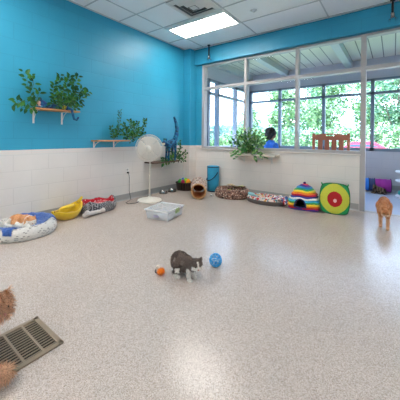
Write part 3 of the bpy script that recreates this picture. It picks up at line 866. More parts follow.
b = MB(); b.box(-.04, .04, -.222, -.2155, .04, .07); b.build('purple_sticker', mat('lavender_label', (150, 146, 178), .5, bump=.02), bx, bevel=.002)
cl = MB().grid(16, 16, lambda u, v: Vector((-.15+.3*u, -.17+.34*v, .018+.035*abs(nz((u*4, v*4, 0), 1.6, 2))))).build('folded_cloth', mat('white_cloth', (228, 226, 230), .9, noise_scale=9, noise_amt=.05, bump=.4), smooth=True, solid=.008, loc=(-2.55, 2.64, .0))
cl.rotation_euler.z = .20
tag(cl, 'white folded cloth inside the clear plastic bin', 'cloth')

# bowls
def bowl(loc, label, r=.078):
    t = thing('pet_bowl', label, 'bowl', loc)
    MB().lathe([(0, .0), (r, .0), (r*1.02, .006), (r*.86, .052), (r*.84, .056), (r*.78, .052), (r*.62, .016), (0, .012)], 28).build('bowl_body', M['steel'], t, smooth=True)
    MB().lathe([(r*1.0, 0), (r*1.07, .003), (r*1.03, .012), (r*.98, .014)], 28).build('rubber_rim', M['rubber'], t, smooth=True)
bowl((-3.62, 3.70, 0), 'steel pet bowl on the floor by the wall, nearer the fan')
bowl((-3.60, 3.93, 0), 'steel pet bowl on the floor by the wall, nearer the toy basket')

# basket of toys
BK = Vector((-3.50, 4.20, 0)); bka = .35
t = thing('toy_basket', 'dark brown wicker basket of bright toys in the corner', 'basket', BK, bka); t.scale = (1.12, 1.12, 1.25)
def bk_col(p): return (70, 48, 38) if (int((atan2(p.y, p.x)+4)*9) + int(p.z*70)) % 2 else (38, 27, 22)
b = MB(); b.lathe([(0, .004), (.88, .004), (.9, .03), (.94, .06), (.98, .10), (1.0, .125), (.96, .128), (.92, .1), (.86, .03), (0, .02)], 60, sx=.165, sy=.115)
for k in range(4):
    pass
b.build('wicker_body', M['print'], t, fn=bk_col)
ring = [(cos(2*pi*k/40)*.166, sin(2*pi*k/40)*.116, .128) for k in range(41)]
MB().tube(ring, .009, 8).build('braided_rim', mat('dark_wicker', (58, 40, 32), .8, noise_scale=80, noise_amt=.4, bump=.8), t, smooth=True)
toys = [((-.09, -.02, .115), .042, (66, 160, 60), 'green ball toy, leftmost in the wicker basket'), ((-.045, .03, .14), .038, (56, 120, 190), 'blue plush toy at the back of the wicker basket'),
        ((-.02, -.045, .12), .036, (190, 40, 90), 'crimson toy at the front of the wicker basket'), ((.03, .0, .14), .042, (150, 200, 50), 'lime green toy in the middle of the wicker basket'),
        ((.09, -.02, .125), .044, (240, 150, 30), 'orange ball toy, rightmost in the wicker basket'), ((.06, .05, .13), .036, (240, 200, 40), 'yellow toy behind the orange one in the basket')]
for (p, r_, c, lb) in toys:
    p = Matrix.Rotation(bka, 3, 'Z') @ Vector(p); p.z += .055; r_ *= 1.2
    mt = mat('toy_plush', c, .8, noise_scale=40, noise_amt=.15, bump=.4)
    b = MB(); b.ball((0, 0, 0), r_, 16, 12, sc=(1, .9, 1.1)); b.ball((0, 0, r_*.95), r_*.35, 10, 8); b.ball((r_*.7, 0, r_*.5), r_*.3, 8, 6)
    tag(b.build('plush_toy', mt, loc=BK+p, smooth=True), lb, 'toy', 'toys in the wicker basket')

# fleece cat tunnel with open mouth
p0 = on_floor(198.5, 199.5); p1 = Vector((-3.13, 4.20, 0))
ax_ = (p1-p0); tl = ax_.length*1.0; ta = atan2(ax_.y, ax_.x)
t = thing('cat_tunnel', 'patterned fleece cat tunnel with orange brown lining open towards the room', 'cat tunnel', p0, ta)
tr = .138
def tun(u, v, rad=tr):
    a = 2*pi*u; x = tl*v
    r_ = rad*(1 + .03*sin(v*14) + .03*nz((cos(a)*2, sin(a)*2, v*3), 1, 3))*(1.0+.20*v)
    return Vector((x + .02*cos(a), cos(a)*r_*.93, max(.003, rad*1.0+sin(a)*r_*1.0)))
def tcol(p):
    k = nz(p, 48, 1)
    return (92, 66, 56) if k > .22 else ((214, 196, 180) if k > -.2 else (176, 96, 84))
MB().grid(56, 30, tun).build('fleece_outer', M['print'], t, smooth=True, fn=tcol)
def tun2(u, v): q = tun(u, v); c = Vector((q.x, 0, tr)); return c + (q-c)*.88
MB().grid(56, 20, tun2).build('lining', mat('orange_brown_lining', (222, 140, 84), .95, noise_scale=16, noise_amt=.5, bump=.6), t, smooth=True)
MB().tube([(.005+.02*cos(2*pi*k/40), cos(2*pi*k/40)*tr*.9, tr+sin(2*pi*k/40)*tr*.93+.004) for k in range(41)], .013, 8).build('rim', mat('tan_trim', (206, 156, 108), .95, noise_scale=60, noise_amt=.25, bump=.5), t, smooth=True)
MB().grid(30, 1, lambda u, v: Vector((tl*.96, cos(2*pi*u)*tr*.82*v, tr+sin(2*pi*u)*tr*.82*v))).build('end_panel', mat('brown_lining', (150, 92, 60), .95, noise_scale=16, noise_amt=.3, bump=.6), t)

# teal canister bag
t = thing('storage_canister', 'tall teal blue soft canister with dark trim against the white wall', 'canister', (-2.985, 4.50, 0), 0)
tm = mat('teal_fabric', (48, 160, 200), .7, noise_scale=30, noise_amt=.08, bump=.3)
dm = mat('navy_trim', (24, 44, 72), .7, bump=.2)
cr = .125
MB().lathe([(0, .004), (cr*.94, .004), (cr*.97, .2), (cr, .49), (cr*.98, .50)], 40).build('canister_body', tm, t, smooth=True)
MB().lathe([(cr*1.0, .49), (cr*1.025, .493), (cr*1.025, .505), (cr*.98, .51), (cr*.9, .5), (0, .49)], 40).build('lid', dm, t, smooth=True)
MB().lathe([(cr*.95, .509), (cr*.9, .517), (cr*.5, .520), (0, .520)], 40).build('lid_panel', tm, t, smooth=True)
MB().lathe([(cr*.94, 0), (cr*.97, .004), (cr*.97, .02), (cr*.94, .022)], 40).build('base_trim', dm, t, smooth=True)
st_ = []
for k in range(30):
    u = k/29; a = -2.9+2.7*u
    st_.append((cos(a)*(cr+.006), sin(a)*(cr+.006), .26 - .11*sin(pi*u*.9) + .17*u))
MB().tube(st_, .010, 6).build('carry_strap', dm, t, smooth=True)
MB().tube([(cr*.98*cos(-2.2), cr*.98*sin(-2.2), .20+.28*k/9) for k in range(10)], .005, 6).build('zip', dm, t)
# small white thing on the floor beside it
tag(MB().ball((0, 0, .018), .018, 10, 8).ball((.02, .012, .012), .012, 8, 6).build('crumpled_toy', mat('white_felt', (232, 228, 224), .9, bump=.3), loc=on_floor(211, 196), smooth=True), 'tiny white toy on the floor between tunnel and canister', 'toy')

# leopard bed
def leo(p):
    k = nz(p, 46, 2); k2 = nz(p, 46, 9)
    if k > .18: return (66, 48, 44)
    if k2 > .3: return (210, 186, 166)
    return (140, 104, 90)
LB = Vector((-2.42, 4.30, 0))
donut_bed('leopard_pet_bed', 'round brown leopard print pet bed below the window ledge', LB, .335, .27, .165, leo, lambda p: (176, 140, 110) if nz(p, 30, 3) > 0 else (120, 86, 66), rz=.2, n=120)
def bed_toy(loc, c, r_, lb):
    mt = mat('felt_toy', c, .9, noise_scale=40, noise_amt=.15, bump=.4)
    tag(fuse([('e', (0, 0, r_*.9), (r_*1.5, r_, r_*.9)), ('t', [(r_, 0, r_), (r_*2.2, r_*.4, r_*.9)], (r_*.5, r_*.2)), ('e', (-r_*1.2, 0, r_*1.1), (r_*.6, r_*.6, r_*.6))], r_*.2, 'felt_mouse', mt, loc=loc), lb, 'toy')
bed_toy(LB+Vector((-.07, .03, .064)), (150, 168, 70), .033, 'olive green felt toy inside the leopard print bed, left one')
bed_toy(LB+Vector((.08, .0, .064)), (216, 170, 90), .03, 'tan felt toy inside the leopard print bed, right one')
# folded fleece on its rim
tag(MB().grid(24, 12, lambda u, v: Vector((-.2+.36*u, .135+.10*v, .168+.016*sin(u*9)*sin(v*3.1)+.008 - .06*max(0, v-.65)))).build('fleece_scrap', M['print'], smooth=True, solid=.01, loc=LB, fn=lambda p: (150, 160, 90) if nz(p, 25, 3) > .1 else (196, 170, 140)), 'green and tan fleece scrap lying along the back rim of leopard bed', 'blanket')

# flat oval patterned bed
FB = Vector((-1.74, 4.27, 0))
def flo(p):
    k = nz(p, 30, 1); k2 = nz(p, 30, 7)
    if k > .22: return (196, 52, 60)
    if k2 > .24: return (70, 140, 150)
    if k2 < -.34: return (214, 170, 80)
    return (222, 208, 200)
t = thing('flat_pet_bed', 'low oval patchwork print pet bed between the leopard bed and striped tent', 'pet bed', FB, -.02)
prof = [(0, .055), (.5, .056), (.72, .06), (.80, .095), (.88, .108), (.95, .098), (1.0, .07)]
pd = [tuple(prof[i][j]+(prof[i+1][j]-prof[i][j])*k/5 for j in (0, 1)) for i in range(6) for k in range(5)] + [prof[-1]]
MB().lathe(pd, 120, sx=.35, sy=.22).build('printed_top', M['print'], t, smooth=True, fn=flo)
MB().lathe([(1.0, .07), (1.01, .04), (.98, .012), (.94, .002), (0, .002)], 64, sx=.35, sy=.22).build('dark_base', mat('grey_brown_base', (104, 92, 88), .9, noise_scale=30, noise_amt=.1, bump=.3), t, smooth=True)
# plush at its ends
tag(fuse([('e', (0, 0, .04), (.06, .045, .035)), ('e', (-.05, .01, .05), (.03, .03, .028)), ('t', [(.05, 0, .03), (.09, .03, .02)], (.02, .012))], .006, 'plush_mouse', mat('pale_teal_plush', (146, 196, 206), .95, noise_scale=40, noise_amt=.2, bump=.4), loc=FB+Vector((-.24, -.06, .075))), 'pale teal plush lying on the left rim of the flat bed', 'toy')
tag(MB().grid(20, 12, lambda u, v: Vector((.16+.22*u, -.17+.28*v, .10+.025*abs(sin(u*7+v*3)) - max(0, u-.7)*.22))).build('fleece_scrap', M['print'], smooth=True, solid=.01, loc=FB, fn=lambda p: (60, 110, 180) if nz(p, 22, 3) > .05 else ((240, 236, 230) if nz(p, 22, 9) > 0 else (200, 60, 70))), 'blue white and red fleece scrap on the right end of the flat bed', 'blanket')

# rainbow striped tent bed
TB = Vector((-1.13, 4.33, 0)); ta_ = .12
t = thing('striped_pet_tent', 'rainbow striped fabric pet igloo with dark opening below the wooden chair', 'pet bed', TB, ta_)
bands = [(60, 50, 140), (210, 40, 50), (240, 130, 40), (246, 214, 60), (70, 170, 90), (60, 170, 210), (240, 236, 226), (60, 60, 150), (200, 40, 60), (240, 130, 40), (246, 214, 60), (60, 160, 90), (50, 140, 200), (80, 50, 140), (210, 40, 50), (246, 180, 50)]
def tcol2(p):
    z = p.z + .006*sin(p.x*30)
    return bands[int(max(0, z)/.0265) % len(bands)]
def sqr(a, k=4.0): return 1/(abs(cos(a))**k+abs(sin(a))**k)**(1/k)
def tent(u, v, s=1.0):
    a = 2*pi*u - pi/2
    hs = [(.222, 0), (.232, .05), (.232, .12), (.21, .17), (.19, .20), (.19, .215), (.16, .27), (.11, .33), (.055, .37), (.0, .385)]
    i = min(int(v*9), 8); q = v*9-i
    r_, z = (hs[i][j]+(hs[i+1][j]-hs[i][j])*q for j in (0, 1))
    puff = 1+.03*sin(z*118)
    k = 5.0-3.0*v
    return Vector((cos(a)*sqr(a, k)*r_*puff*s, sin(a)*sqr(a, k)*r_*puff*s*.88, z*s+.002))
oa, ow, oh = -.035, .085, .17
def keep_face(p): return not (p.y < -.10 and ((p.x-oa)/ow)**2 + ((p.z-.05)/(oh-.05))**2 < 1 and p.z > .045)
tm_ = MB(); tm_.grid(160, 100, tent)
vs, fs = tm_.v, tm_.f
nf = [f for f in fs if keep_face(sum((vs[i] for i in f), Vector())/4)]
tm2 = MB(); tm2.add(vs, nf); tm2.build('striped_shell', M['print'], t, smooth=True, fn=tcol2)
ti = MB(); ti.grid(60, 30, lambda u, v: tent(u, v, .9)); nf = [f for f in ti.f if keep_face((sum((ti.v[i] for i in f), Vector())/4)*1.1)]
ti2 = MB(); ti2.add(ti.v, nf); ti2.build('inner_lining', mat('brown_inner', (116, 78, 66), .95, noise_scale=20, noise_amt=.2, bump=.4), t, smooth=True)
ring = []
for k in range(41):
    a = 2*pi*k/40; x = oa+cos(a)*ow; z = max(.046, .05+sin(a)*(oh-.05))
    ring.append((x, -.2055+max(0, z-.12)*.25, z))
MB().tube(ring, .009, 6).build('opening_trim', mat('navy_piping', (46, 48, 110), .9, bump=.3), t, smooth=True)
MB().ball((0, 0, .395), .022, 12, 8, sc=(1, 1, .9)).build('pompom', mat('purple_pompom', (90, 50, 110), .95, noise_scale=60, noise_amt=.3, bump=.8), t, smooth=True)

# pop-up green cube with round printed face
p_bl = on_floor(320.5, 212.5); p_br = on_floor(348.5, 216.5)
ax_ = p_br-p_bl; w_ = ax_.length; ca = atan2(ax_.y, ax_.x)
t = thing('popup_play_cube', 'square green pop-up play cube with yellow disc and red centre, beside the doorway', 'pet toy', (p_bl+p_br)/2, ca)
hh = .43; dp = .15; lean = .10
ML = Matrix.Rotation(-lean, 4, 'X')
def face_pt(x, z, y=0):
    # slightly bowed square with soft corners
    return ML @ Vector((x, y, z))
def cube_face(u, v):
    x = (u-.5)*2; z = (v-.5)*2
    cc_ = 1-.10*(x*x*z*z)**1.5
    bx_ = x*w_/2*(1+.08*(1-z*z))*cc_; bz_ = hh/2 + z*hh/2*(1+.03*(1-x*x))*cc_ + .012
    return face_pt(bx_, bz_, -.03*(1-x*x)*(1-z*z))
def cube_col(u, v):
    x, z = (u-.5)*2, (v-.5)*2; r_ = sqrt(x*x+z*z)
    r2 = sqrt((x-.05)**2+(z+.12)**2)
    if r2 < .12: return (240, 190, 190)
    if sqrt((x-.02)**2+(z+.03)**2) < .5: return (186, 28, 36)
    if r_ < .98: return (206, 206, 70)
    return (36, 150, 84)
b = MB(); b.grid(64, 64, cube_face, colf=cube_col); b.build('printed_front', M['toy'], t, smooth=True)
b = MB()
def side(u, v):   # all round the edge, from front outline backwards
    a = u*4; s_ = int(min(a, 3.9999)); q = a-s_
    x, z = [(q, 0), (1, q), (1-q, 1), (0, 1-q)][s_]
    p = cube_face(x, z); k = v
    back = ML @ Vector(((x-.5)*w_*.96, dp, hh*(.03+.90*z)))
    pin = 1
    m_ = p.lerp(back, k)
    return m_ + Vector((0, 0, -.02*sin(pi*k)*(1 if z > .5 else -.3)))
def scol(u, v): return [(36, 150, 84), (30, 90, 160), (44, 160, 90), (36, 140, 120)][int(min(u*4, 3.999))] if v > .12 else (30, 60, 60)
b.grid(96, 12, side, colf=scol); b.build('fabric_sides', M['toy'], t, smooth=True)
b = MB(); b.grid(4, 4, lambda u, v: ML @ Vector(((u-.5)*w_*.96, dp, hh*(.03+.90*v))), col=(30, 110, 120)); b.build('back_panel', M['toy'], t)
ring = [cube_face(*q) for q in [(i/10, 0) for i in range(10)] + [(1, i/10) for i in range(10)] + [(1-i/10, 1) for i in range(10)] + [(0, 1-i/10) for i in range(11)]]
MB().tube(ring, .006, 6).build('wire_hem', mat('dark_green_hem', (24, 100, 70), .7, bump=.2), t, smooth=True)
for x in (-1, 1):
    MB().tube([face_pt(x*w_*.46, hh*.98), face_pt(x*w_*.49, hh*1.045)], [.012, .006], 6).build('corner_loop', mat('green_loop', (44, 160, 90), .7, bump=.2), t)

# ================================================================== toys on the floor
t = thing('lattice_ball', 'blue plastic lattice cat ball on the floor right of the kitten', 'toy ball', on_floor(215.5, 266.5) + Vector((0, 0, 0)))
me = bpy.data.meshes.new('lattice'); bm = bmesh.new(); bmesh.ops.create_icosphere(bm, subdivisions=2, radius=.054)
bmesh.ops.translate(bm, verts=bm.verts, vec=(0, 0, .056))
b = MB()
for e_ in bm.edges: b.tube([e_.verts[0].co.copy(), e_.verts[1].co.copy()], .0030, 6)
bm.free()
b.build('blue_lattice', mat('blue_plastic', (60, 168, 232), .35, bump=.02), t, smooth=True)
MB().ball((.004, -.004, .05), .026, 14, 10, sc=(1, 1, .9)).build('inner_bell', mat('grey_bell', (205, 220, 230), .4, metal=.3, bump=.1), t, smooth=True)
MB().lathe([(.0, .0), (.02, .001), (.02, .005), (0, .006)], 16).build('hub_disc', mat('pale_disc', (190, 210, 226), .4, bump=.02), t, loc=(.0, 0, .003))

t = thing('pompom_toy', 'orange fluffy pompom toy with white ball lying left of the kitten', 'toy', on_floor(160, 275))
def tuft_ball(name, c, r_, col, n=500, seed=1):
    rr = random.Random(seed); b = MB(); c = Vector(c)
    b.ball(c, r_*.7, 14, 10, col=col)
    for _ in range(n):
        d = Vector((rr.gauss(0, 1), rr.gauss(0, 1), rr.gauss(0, 1))).normalized(); p = c + d*r_*.55; q = c + d*r_*rr.uniform(.85, 1.08)
        if q.z < .002: q.z = .002
        w = d.cross(Vector((rr.random(), rr.random(), rr.random()))).normalized()*r_*.07
        k = rr.uniform(.8, 1.15); cc = tuple(min(255, x*k) for x in col)
        b.add([p-w, p+w, q], [(0, 1, 2)], cc)
    return b.build(name, M['print'], t, weld=False)
tuft_ball('orange_pompom', (.01, .0, .030), .036, (255, 140, 30), seed=3)
tuft_ball('white_pompom', (-.045, .028, .034), .028, (236, 224, 212), seed=4)
MB().tube([(-.06, .012, .02), (-.05, -.004, .012), (-.03, -.01, .012)], .006, 6).build('dark_bead', mat('dark_bead', (60, 54, 50), .5, bump=.05), t, smooth=True)

# ================================================================== cats
def eyes_nose(root, head, fwd, s, eye_c=(40, 34, 22), eye_r=.0075):
    """head centre, forward unit vector, head radius"""
    fwd = Vector(fwd).normalized(); side = Vector((0, 0, 1)).cross(fwd).normalized(); up = fwd.cross(side)
    em = mat('cat_iris', eye_c, .12)
    for k in (-1, 1):
        MB().ball(Vector(head) + fwd*s*.80 + side*k*s*.40 + up*s*.16, eye_r, 10, 8, sc=(1, 1, 1)).build('eye', em, root, smooth=True)
    MB().ball(Vector(head) + fwd*s*1.22 - up*s*.12, s*.13, 8, 6).build('nose', mat('pink_nose', (206, 140, 128), .4, bump=.02), root, smooth=True)
def head_prims(c, fwd, s, up=None, earh=.85):
    c = Vector(c); fwd = Vector(fwd).normalized(); side = Vector((0, 0, 1)).cross(fwd).normalized(); upv = fwd.cross(side)
    pr = [('e', tuple(c), (s, s*1.02, s*.9), atan2(fwd.y, fwd.x)),
          ('e', tuple(c+fwd*s*.72-upv*s*.25), (s*.46, s*.5, s*.38), atan2(fwd.y, fwd.x)),
          ('e', tuple(c+fwd*s*.35-upv*s*.3+side*s*.5), (s*.5, s*.45, s*.42)), ('e', tuple(c+fwd*s*.35-upv*s*.3-side*s*.5), (s*.5, s*.45, s*.42))]
    for k in (-1, 1):
        b0 = c + upv*s*.55 + side*k*s*.55; t0 = c + upv*s*(.75+earh) + side*k*s*.82
        pr.append(('k', tuple(b0), tuple(t0), s*.46, tuple(fwd)))
    return pr

# --- grey and white kitten, crouching forward on the floor
KH = radians(2)
kt = thing('kitten', 'small grey and white kitten crouching in the middle of the floor', 'cat', (-1.305, 1.59, 0), KH)
hd = Vector((.108, -.012, .138)); hf = Vector((.80, -.52, -.35))
pr = [('e', (-.055, 0, .112), (.082, .058, .078), 0, .1), ('e', (.0, 0, .108), (.08, .052, .066)), ('e', (.048, 0, .10), (.048, .044, .058)),
      ('t', [(.05, 0, .12), (.085, -.006, .132)], (.036, .032))]
pr += head_prims(hd, hf, .044, earh=.7)
pr += [('t', [(.055, .026, .10), (.055, .03, .055), (.058, .03, .012), (.072, .030, .010)], (.022, .015, .012, .012)),
       ('t', [(.055, -.026, .10), (.048, -.032, .055), (.062, -.034, .012), (.078, -.036, .010)], (.022, .015, .012, .012)),
       ('t', [(-.07, .032, .11), (-.045, .040, .065), (-.085, .040, .035), (-.062, .042, .010), (-.04, .042, .010)], (.04, .027, .016, .012, .012)),
       ('t', [(-.07, -.032, .11), (-.040, -.042, .065), (-.080, -.044, .035), (-.055, -.046, .010), (-.032, -.046, .010)], (.04, .027, .016, .012, .012)),
       ('t', [(-.115, 0, .12), (-.135, .01, .07), (-.14, .03, .025), (-.12, .06, .012)], (.014, .012, .010, .008))]
def kcol(p):
    g = (112, 96, 89); w = (244, 237, 230); g2 = (88, 74, 68)
    if p.z < .048: return w if p.x > -.02 or p.z < .03 else g
    d = (p-hd)
    if d.length < .068:
        f_ = d.dot(hf.normalized())
        if f_ > .016 and (p.z < hd.z-.004 or abs((p-hd).cross(hf.normalized()).dot(Vector((0, 0, 1)))) < .007) : return w
        return g
    if .05 < p.x < .085 and nz(p, 12, 2) > -.15 or (p.x > .04 and p.z < .10): return w
    if p.x < -.02 and p.z < .085 and p.y < .0 and p.x > -.055: return w
    if nz(p, 26, 4) > .42: return (130, 116, 108)
    return g if nz(p, 20, 1) > -.1 else g2
kb = fuse(pr, .0042, 'kitten_body', M['fur'], kt, kcol, 5)
fur_tufts(kb, 'fur', kt, 9000, .014, .0011, 3)
eyes_nose(kt, hd, hf, .044, eye_r=.0066)

# --- ginger cat walking towards the room through the doorway
gc = thing('ginger_cat', 'short haired ginger cat walking into the room by the doorway', 'cat', on_floor(384, 226), radians(-88)); gc.scale = (.95, .88, 1.0)
hd2 = Vector((.20, .012, .215)); hf2 = Vector((1, .1, -.35))
pr = [('e', (-.12, 0, .265), (.12, .075, .085)), ('e', (.0, 0, .255), (.14, .07, .08)), ('e', (.10, 0, .235), (.08, .062, .078)),
      ('t', [(.12, 0, .245), (.18, .01, .225)], (.055, .045))]
pr += head_prims(hd2, hf2, .052, earh=.7)
pr += [('t', [(.11, .038, .21), (.12, .04, .12), (.16, .04, .015), (.18, .04, .014)], (.038, .022, .018, .019)),
       ('t', [(.11, -.038, .21), (.09, -.04, .12), (.07, -.04, .02), (.09, -.04, .014)], (.038, .022, .018, .019)),
       ('t', [(-.14, .045, .23), (-.10, .05, .15), (-.16, .05, .08), (-.12, .05, .014), (-.09, .05, .014)], (.06, .04, .02, .018, .018)),
       ('t', [(-.15, -.045, .23), (-.13, -.05, .15), (-.21, -.05, .09), (-.20, -.05, .016), (-.17, -.05, .014)], (.06, .04, .02, .018, .018)),
       ('t', [(-.22, 0, .29), (-.29, .01, .24), (-.35, .03, .17), (-.41, .04, .15)], (.024, .02, .018, .014))]
def gcol(p):
    st = sin(p.x*95+1.5*nz(p, 14, 2)+p.z*25)
    c = lerp((196, 124, 80), (220, 162, 118), .5+.5*st)
    if p.z < .13: c = lerp(c, (236, 196, 160), .55)
    if p.z > .29: c = lerp(c, (182, 108, 66), .5)
    if (p-hd2).length < .08 and p.z < .2: c = (238, 206, 176)
    return c
gb_ = fuse(pr, .006, 'cat_body', M['fur'], gc, gcol, 5)
fur_tufts(gb_, 'fur', gc, 5000, .013, .0015, 5)
eyes_nose(gc, hd2, hf2, .052, (90, 80, 30), .0085)

# --- ginger and white cat asleep in the round bed
sc_ = thing('sleeping_cat', 'ginger and white cat curled up asleep on towel in the round bed', 'cat', BC + Vector((.0, -.005, .085)), YAW-.05)
hd3 = Vector((.125, -.035, .062)); hf3 = Vector((.75, -.6, -.25))
pr = [('e', (-.075, .015, .055), (.085, .075, .058)), ('e', (.0, .03, .05), (.105, .07, .056), .1), ('e', (.07, .01, .05), (.07, .06, .05)), ('t', [(.08, 0, .06), (.12, -.03, .062)], (.045, .042))]
pr += head_prims(hd3, hf3, .046, earh=.6)
pr += [('t', [(-.06, -.04, .035), (.0, -.075, .025), (.05, -.09, .02)], (.04, .026, .018)), ('t', [(.06, -.03, .03), (.03, -.075, .018), (.075, -.10, .018)], (.03, .018, .017)),
       ('t', [(.07, -.03, .03), (.10, -.08, .018), (.14, -.095, .018)], (.03, .018, .017)),
       ('t', [(-.14, .01, .04), (-.165, -.05, .025), (-.12, -.09, .02), (-.06, -.105, .018)], (.026, .022, .02, .015))]
def scol3(p):
    w = (246, 240, 232); o_ = (228, 170, 120); o2 = (214, 150, 100)
    if (p-hd3).length < .075:
        return w if (p.z < .075 and (p-hd3).dot(hf3) > -.01) else o_
    if .045 < p.x < .09: return w
    if p.z < .035 or (p.y < -.06 and p.x > -.02): return w
    if p.x < -.095 and p.z < .085 and p.y < .02: return w
    return o_ if sin(p.x*80+p.y*20) > -.3 else o2
sb = fuse(pr, .0055, 'cat_body', M['fur'], sc_, scol3, 5)
fur_tufts(sb, 'fur', sc_, 5000, .014, .0014, 7)
eyes_nose(sc_, hd3, hf3, .046, (60, 40, 30), .004)

# --- long haired ginger cat at the left edge, by the grille
FC = Vector((-1.60, .345, .0))
fc = thing('fluffy_cat', 'long haired ginger cat sitting at the left edge beside the floor grille', 'cat', FC, radians(36)); fc.scale = (.95, .95, .93)
hd4 = Vector((.125, .02, .300)); hf4 = Vector((.92, -.45, -.12))
pr = [('e', (-.14, .0, .12), (.13, .105, .11)), ('e', (-.08, 0, .18), (.11, .09, .12)), ('e', (-.02, .0, .22), (.07, .08, .10)), ('t', [(-.02, 0, .25), (.04, .01, .25), (.10, .018, .285)], (.075, .066, .05)), ('e', (.045, -.01, .20), (.06, .06, .075))]
pr += head_prims(hd4, hf4, .058, earh=.62)
pr += [('t', [(.0, .045, .2), (.01, .05, .10), (.0, .05, .022), (.03, .05, .02)], (.045, .03, .024, .024)),
       ('t', [(.0, -.045, .2), (.01, -.05, .10), (.0, -.05, .022), (.03, -.05, .02)], (.045, .03, .024, .024)),
       ('t', [(-.13, .09, .08), (-.05, .10, .03), (-.01, .10, .022)], (.06, .032, .024)), ('t', [(-.13, -.09, .08), (-.05, -.10, .03), (-.01, -.10, .022)], (.06, .032, .024)),
       ('t', [(-.2, -.06, .05), (-.20, -.15, .045), (-.12, -.18, .05), (-.0, -.17, .055), (.14, -.14, .06), (.245, -.085, .06)], (.035, .034, .04, .042, .044, .03))]
def fcol(p):
    k = .5+.5*nz(p, 16, 3); c = lerp((190, 138, 106), (232, 190, 158), k)
    if (p-hd4).length < .1:
        st = sin((p.x*.6+p.y)*190)
        if p.z > .33 and st > .4: c = (150, 92, 52)
    if p.z < .21 and p.x < .05 and p.x > .0 and p.y > -.1: c = lerp(c, (128, 96, 76), .5)
    return c
fb_ = fuse(pr, .007, 'cat_body', M['fur'], fc, fcol, 5)
fur_tufts(fb_, 'long_fur', fc, 26000, .034, .0013, 9, down=.35)
eyes_nose(fc, hd4, hf4, .058, (34, 26, 16), .0085)

# ================================================================== sunroom contents
# wooden chair, its back to the window
cx_, cy_ = -.885, 5.02
t = thing('wooden_chair', 'red brown slatted wooden armchair seen through the window', 'chair', (cx_, cy_, 0), 0)
W2 = .275; CW = M['chair_wood']
for s_ in (-1, 1):
    MB().box(s_*W2-.022, s_*W2+.022, -.02, .03, 0, 1.19).build('back_post', CW, t, bevel=.006)
    MB().box(s_*W2-.022, s_*W2+.022, .50, .55, 0, .62).build('front_leg', CW, t, bevel=.006)
    MB().box(s_*W2-.035, s_*W2+.035, .02, .60, .62, .645).build('armrest', CW, t, bevel=.006)
    MB().box(s_*W2-.012, s_*W2+.012, .02, .52, .20, .24).build('side_stretcher', CW, t, bevel=.003)
b = MB()
def top_rail(u, v):
    x = -W2+.0+2*W2*u; z = 1.075 + .085*v + .03*sin(pi*u)*v
    return Vector((x, 0, z))
top = MB(); top.grid(24, 5, top_rail)
nf = [f for q_, f in enumerate(top.f) if not (q_//24 == 3 and 9 <= q_ % 24 <= 14)]
tt = MB(); tt.add(top.v, nf); tt.build('top_rail', CW, t, solid=.025)
for k in range(4):
    x = -W2+.11*(k+1)
    wd = .038
    MB().box(x-wd, x+wd, -.006, .010, .46, 1.10).build('back_slat', CW, t, bevel=.003)
MB().box(-W2, W2, -.008, .02, .44, .49).build('lower_rail', CW, t, bevel=.004)
MB().box(-W2-.01, W2+.01, .0, .54, .415, .44).build('seat', CW, t, bevel=.006)
tag(fuse([('e', (0, 0, .0), (.20, .07, .16))], .012, 'seat_cushion', mat('navy_cushion', (52, 68, 92), .9, noise_scale=20, noise_amt=.2, bump=.4), loc=(cx_-.12, cy_+.16, .70-.10)), 'dark blue cushion propped in the wooden armchair', 'cushion')

# seated person in blue
PX, PY = -2.20, 5.62
pt = thing('person', 'person with dark curly hair and blue shirt seated behind the window bush', 'person', (PX, PY, 0), radians(52))
sk = [('t', [(0, 0, .56), (.0, 0, .72), (.0, 0, .88), (.0, 0, .96)], (.13, .125, .13, .10)), ('e', (0, 0, .5), (.15, .17, .10)), ('e', (0, 0, .95), (.09, .19, .07)),
      ('t', [(0, 0, .98), (.012, 0, 1.09)], (.055, .05)), ('e', (.03, 0, 1.19), (.088, .074, .112)), ('e', (.055, 0, 1.15), (.06, .055, .07)), ('e', (.125, 0, 1.17), (.016, .012, .02)),
      ('e', (.02, .078, 1.18), (.02, .01, .028)), ('e', (.02, -.078, 1.18), (.02, .01, .028))]
for s_ in (-1, 1):
    sk += [('t', [(0, s_*.19, .94), (.03, s_*.22, .70), (.22, s_*.15, .62), (.33, s_*.10, .60)], (.055, .045, .034, .026)),
           ('e', (.37, s_*.09, .60), (.045, .036, .018)),
           ('t', [(0, s_*.09, .50), (.40, s_*.11, .50), (.42, s_*.11, .25), (.40, s_*.11, .07)], (.09, .065, .055, .04)), ('e', (.46, s_*.11, .05), (.11, .042, .045))]
    for q in range(4): sk.append(('t', [(.40, s_*(.065+.017*q), .603), (.435, s_*(.065+.017*q), .598), (.455, s_*(.065+.017*q), .585)], (.0095, .009, .008)))
    sk.append(('t', [(.37, s_*.06, .60), (.40, s_*.04, .595)], (.011, .009)))
fuse(sk, .012, 'body', M['skin'], pt, None, 3)
sh = [('t', [(0, 0, .54), (.0, 0, .72), (.0, 0, .88), (.0, 0, .96)], (.145, .14, .145, .11)), ('e', (0, 0, .95), (.10, .20, .08))]
for s_ in (-1, 1): sh.append(('t', [(0, s_*.19, .94), (.02, s_*.215, .78)], (.067, .06)))
fuse(sh, .012, 'shirt', M['shirt'], pt, None, 3)
tr_ = [('e', (0, 0, .50), (.165, .185, .115))]
for s_ in (-1, 1): tr_.append(('t', [(0, s_*.09, .50), (.40, s_*.11, .50), (.42, s_*.11, .25), (.40, s_*.11, .12)], (.10, .075, .066, .055)))
fuse(tr_, .014, 'trousers', M['trouser'], pt, None, 3)
hr = [('e', (-.005, 0, 1.23), (.118, .122, .115)), ('e', (-.05, 0, 1.16), (.085, .105, .10))]
rr = random.Random(3)
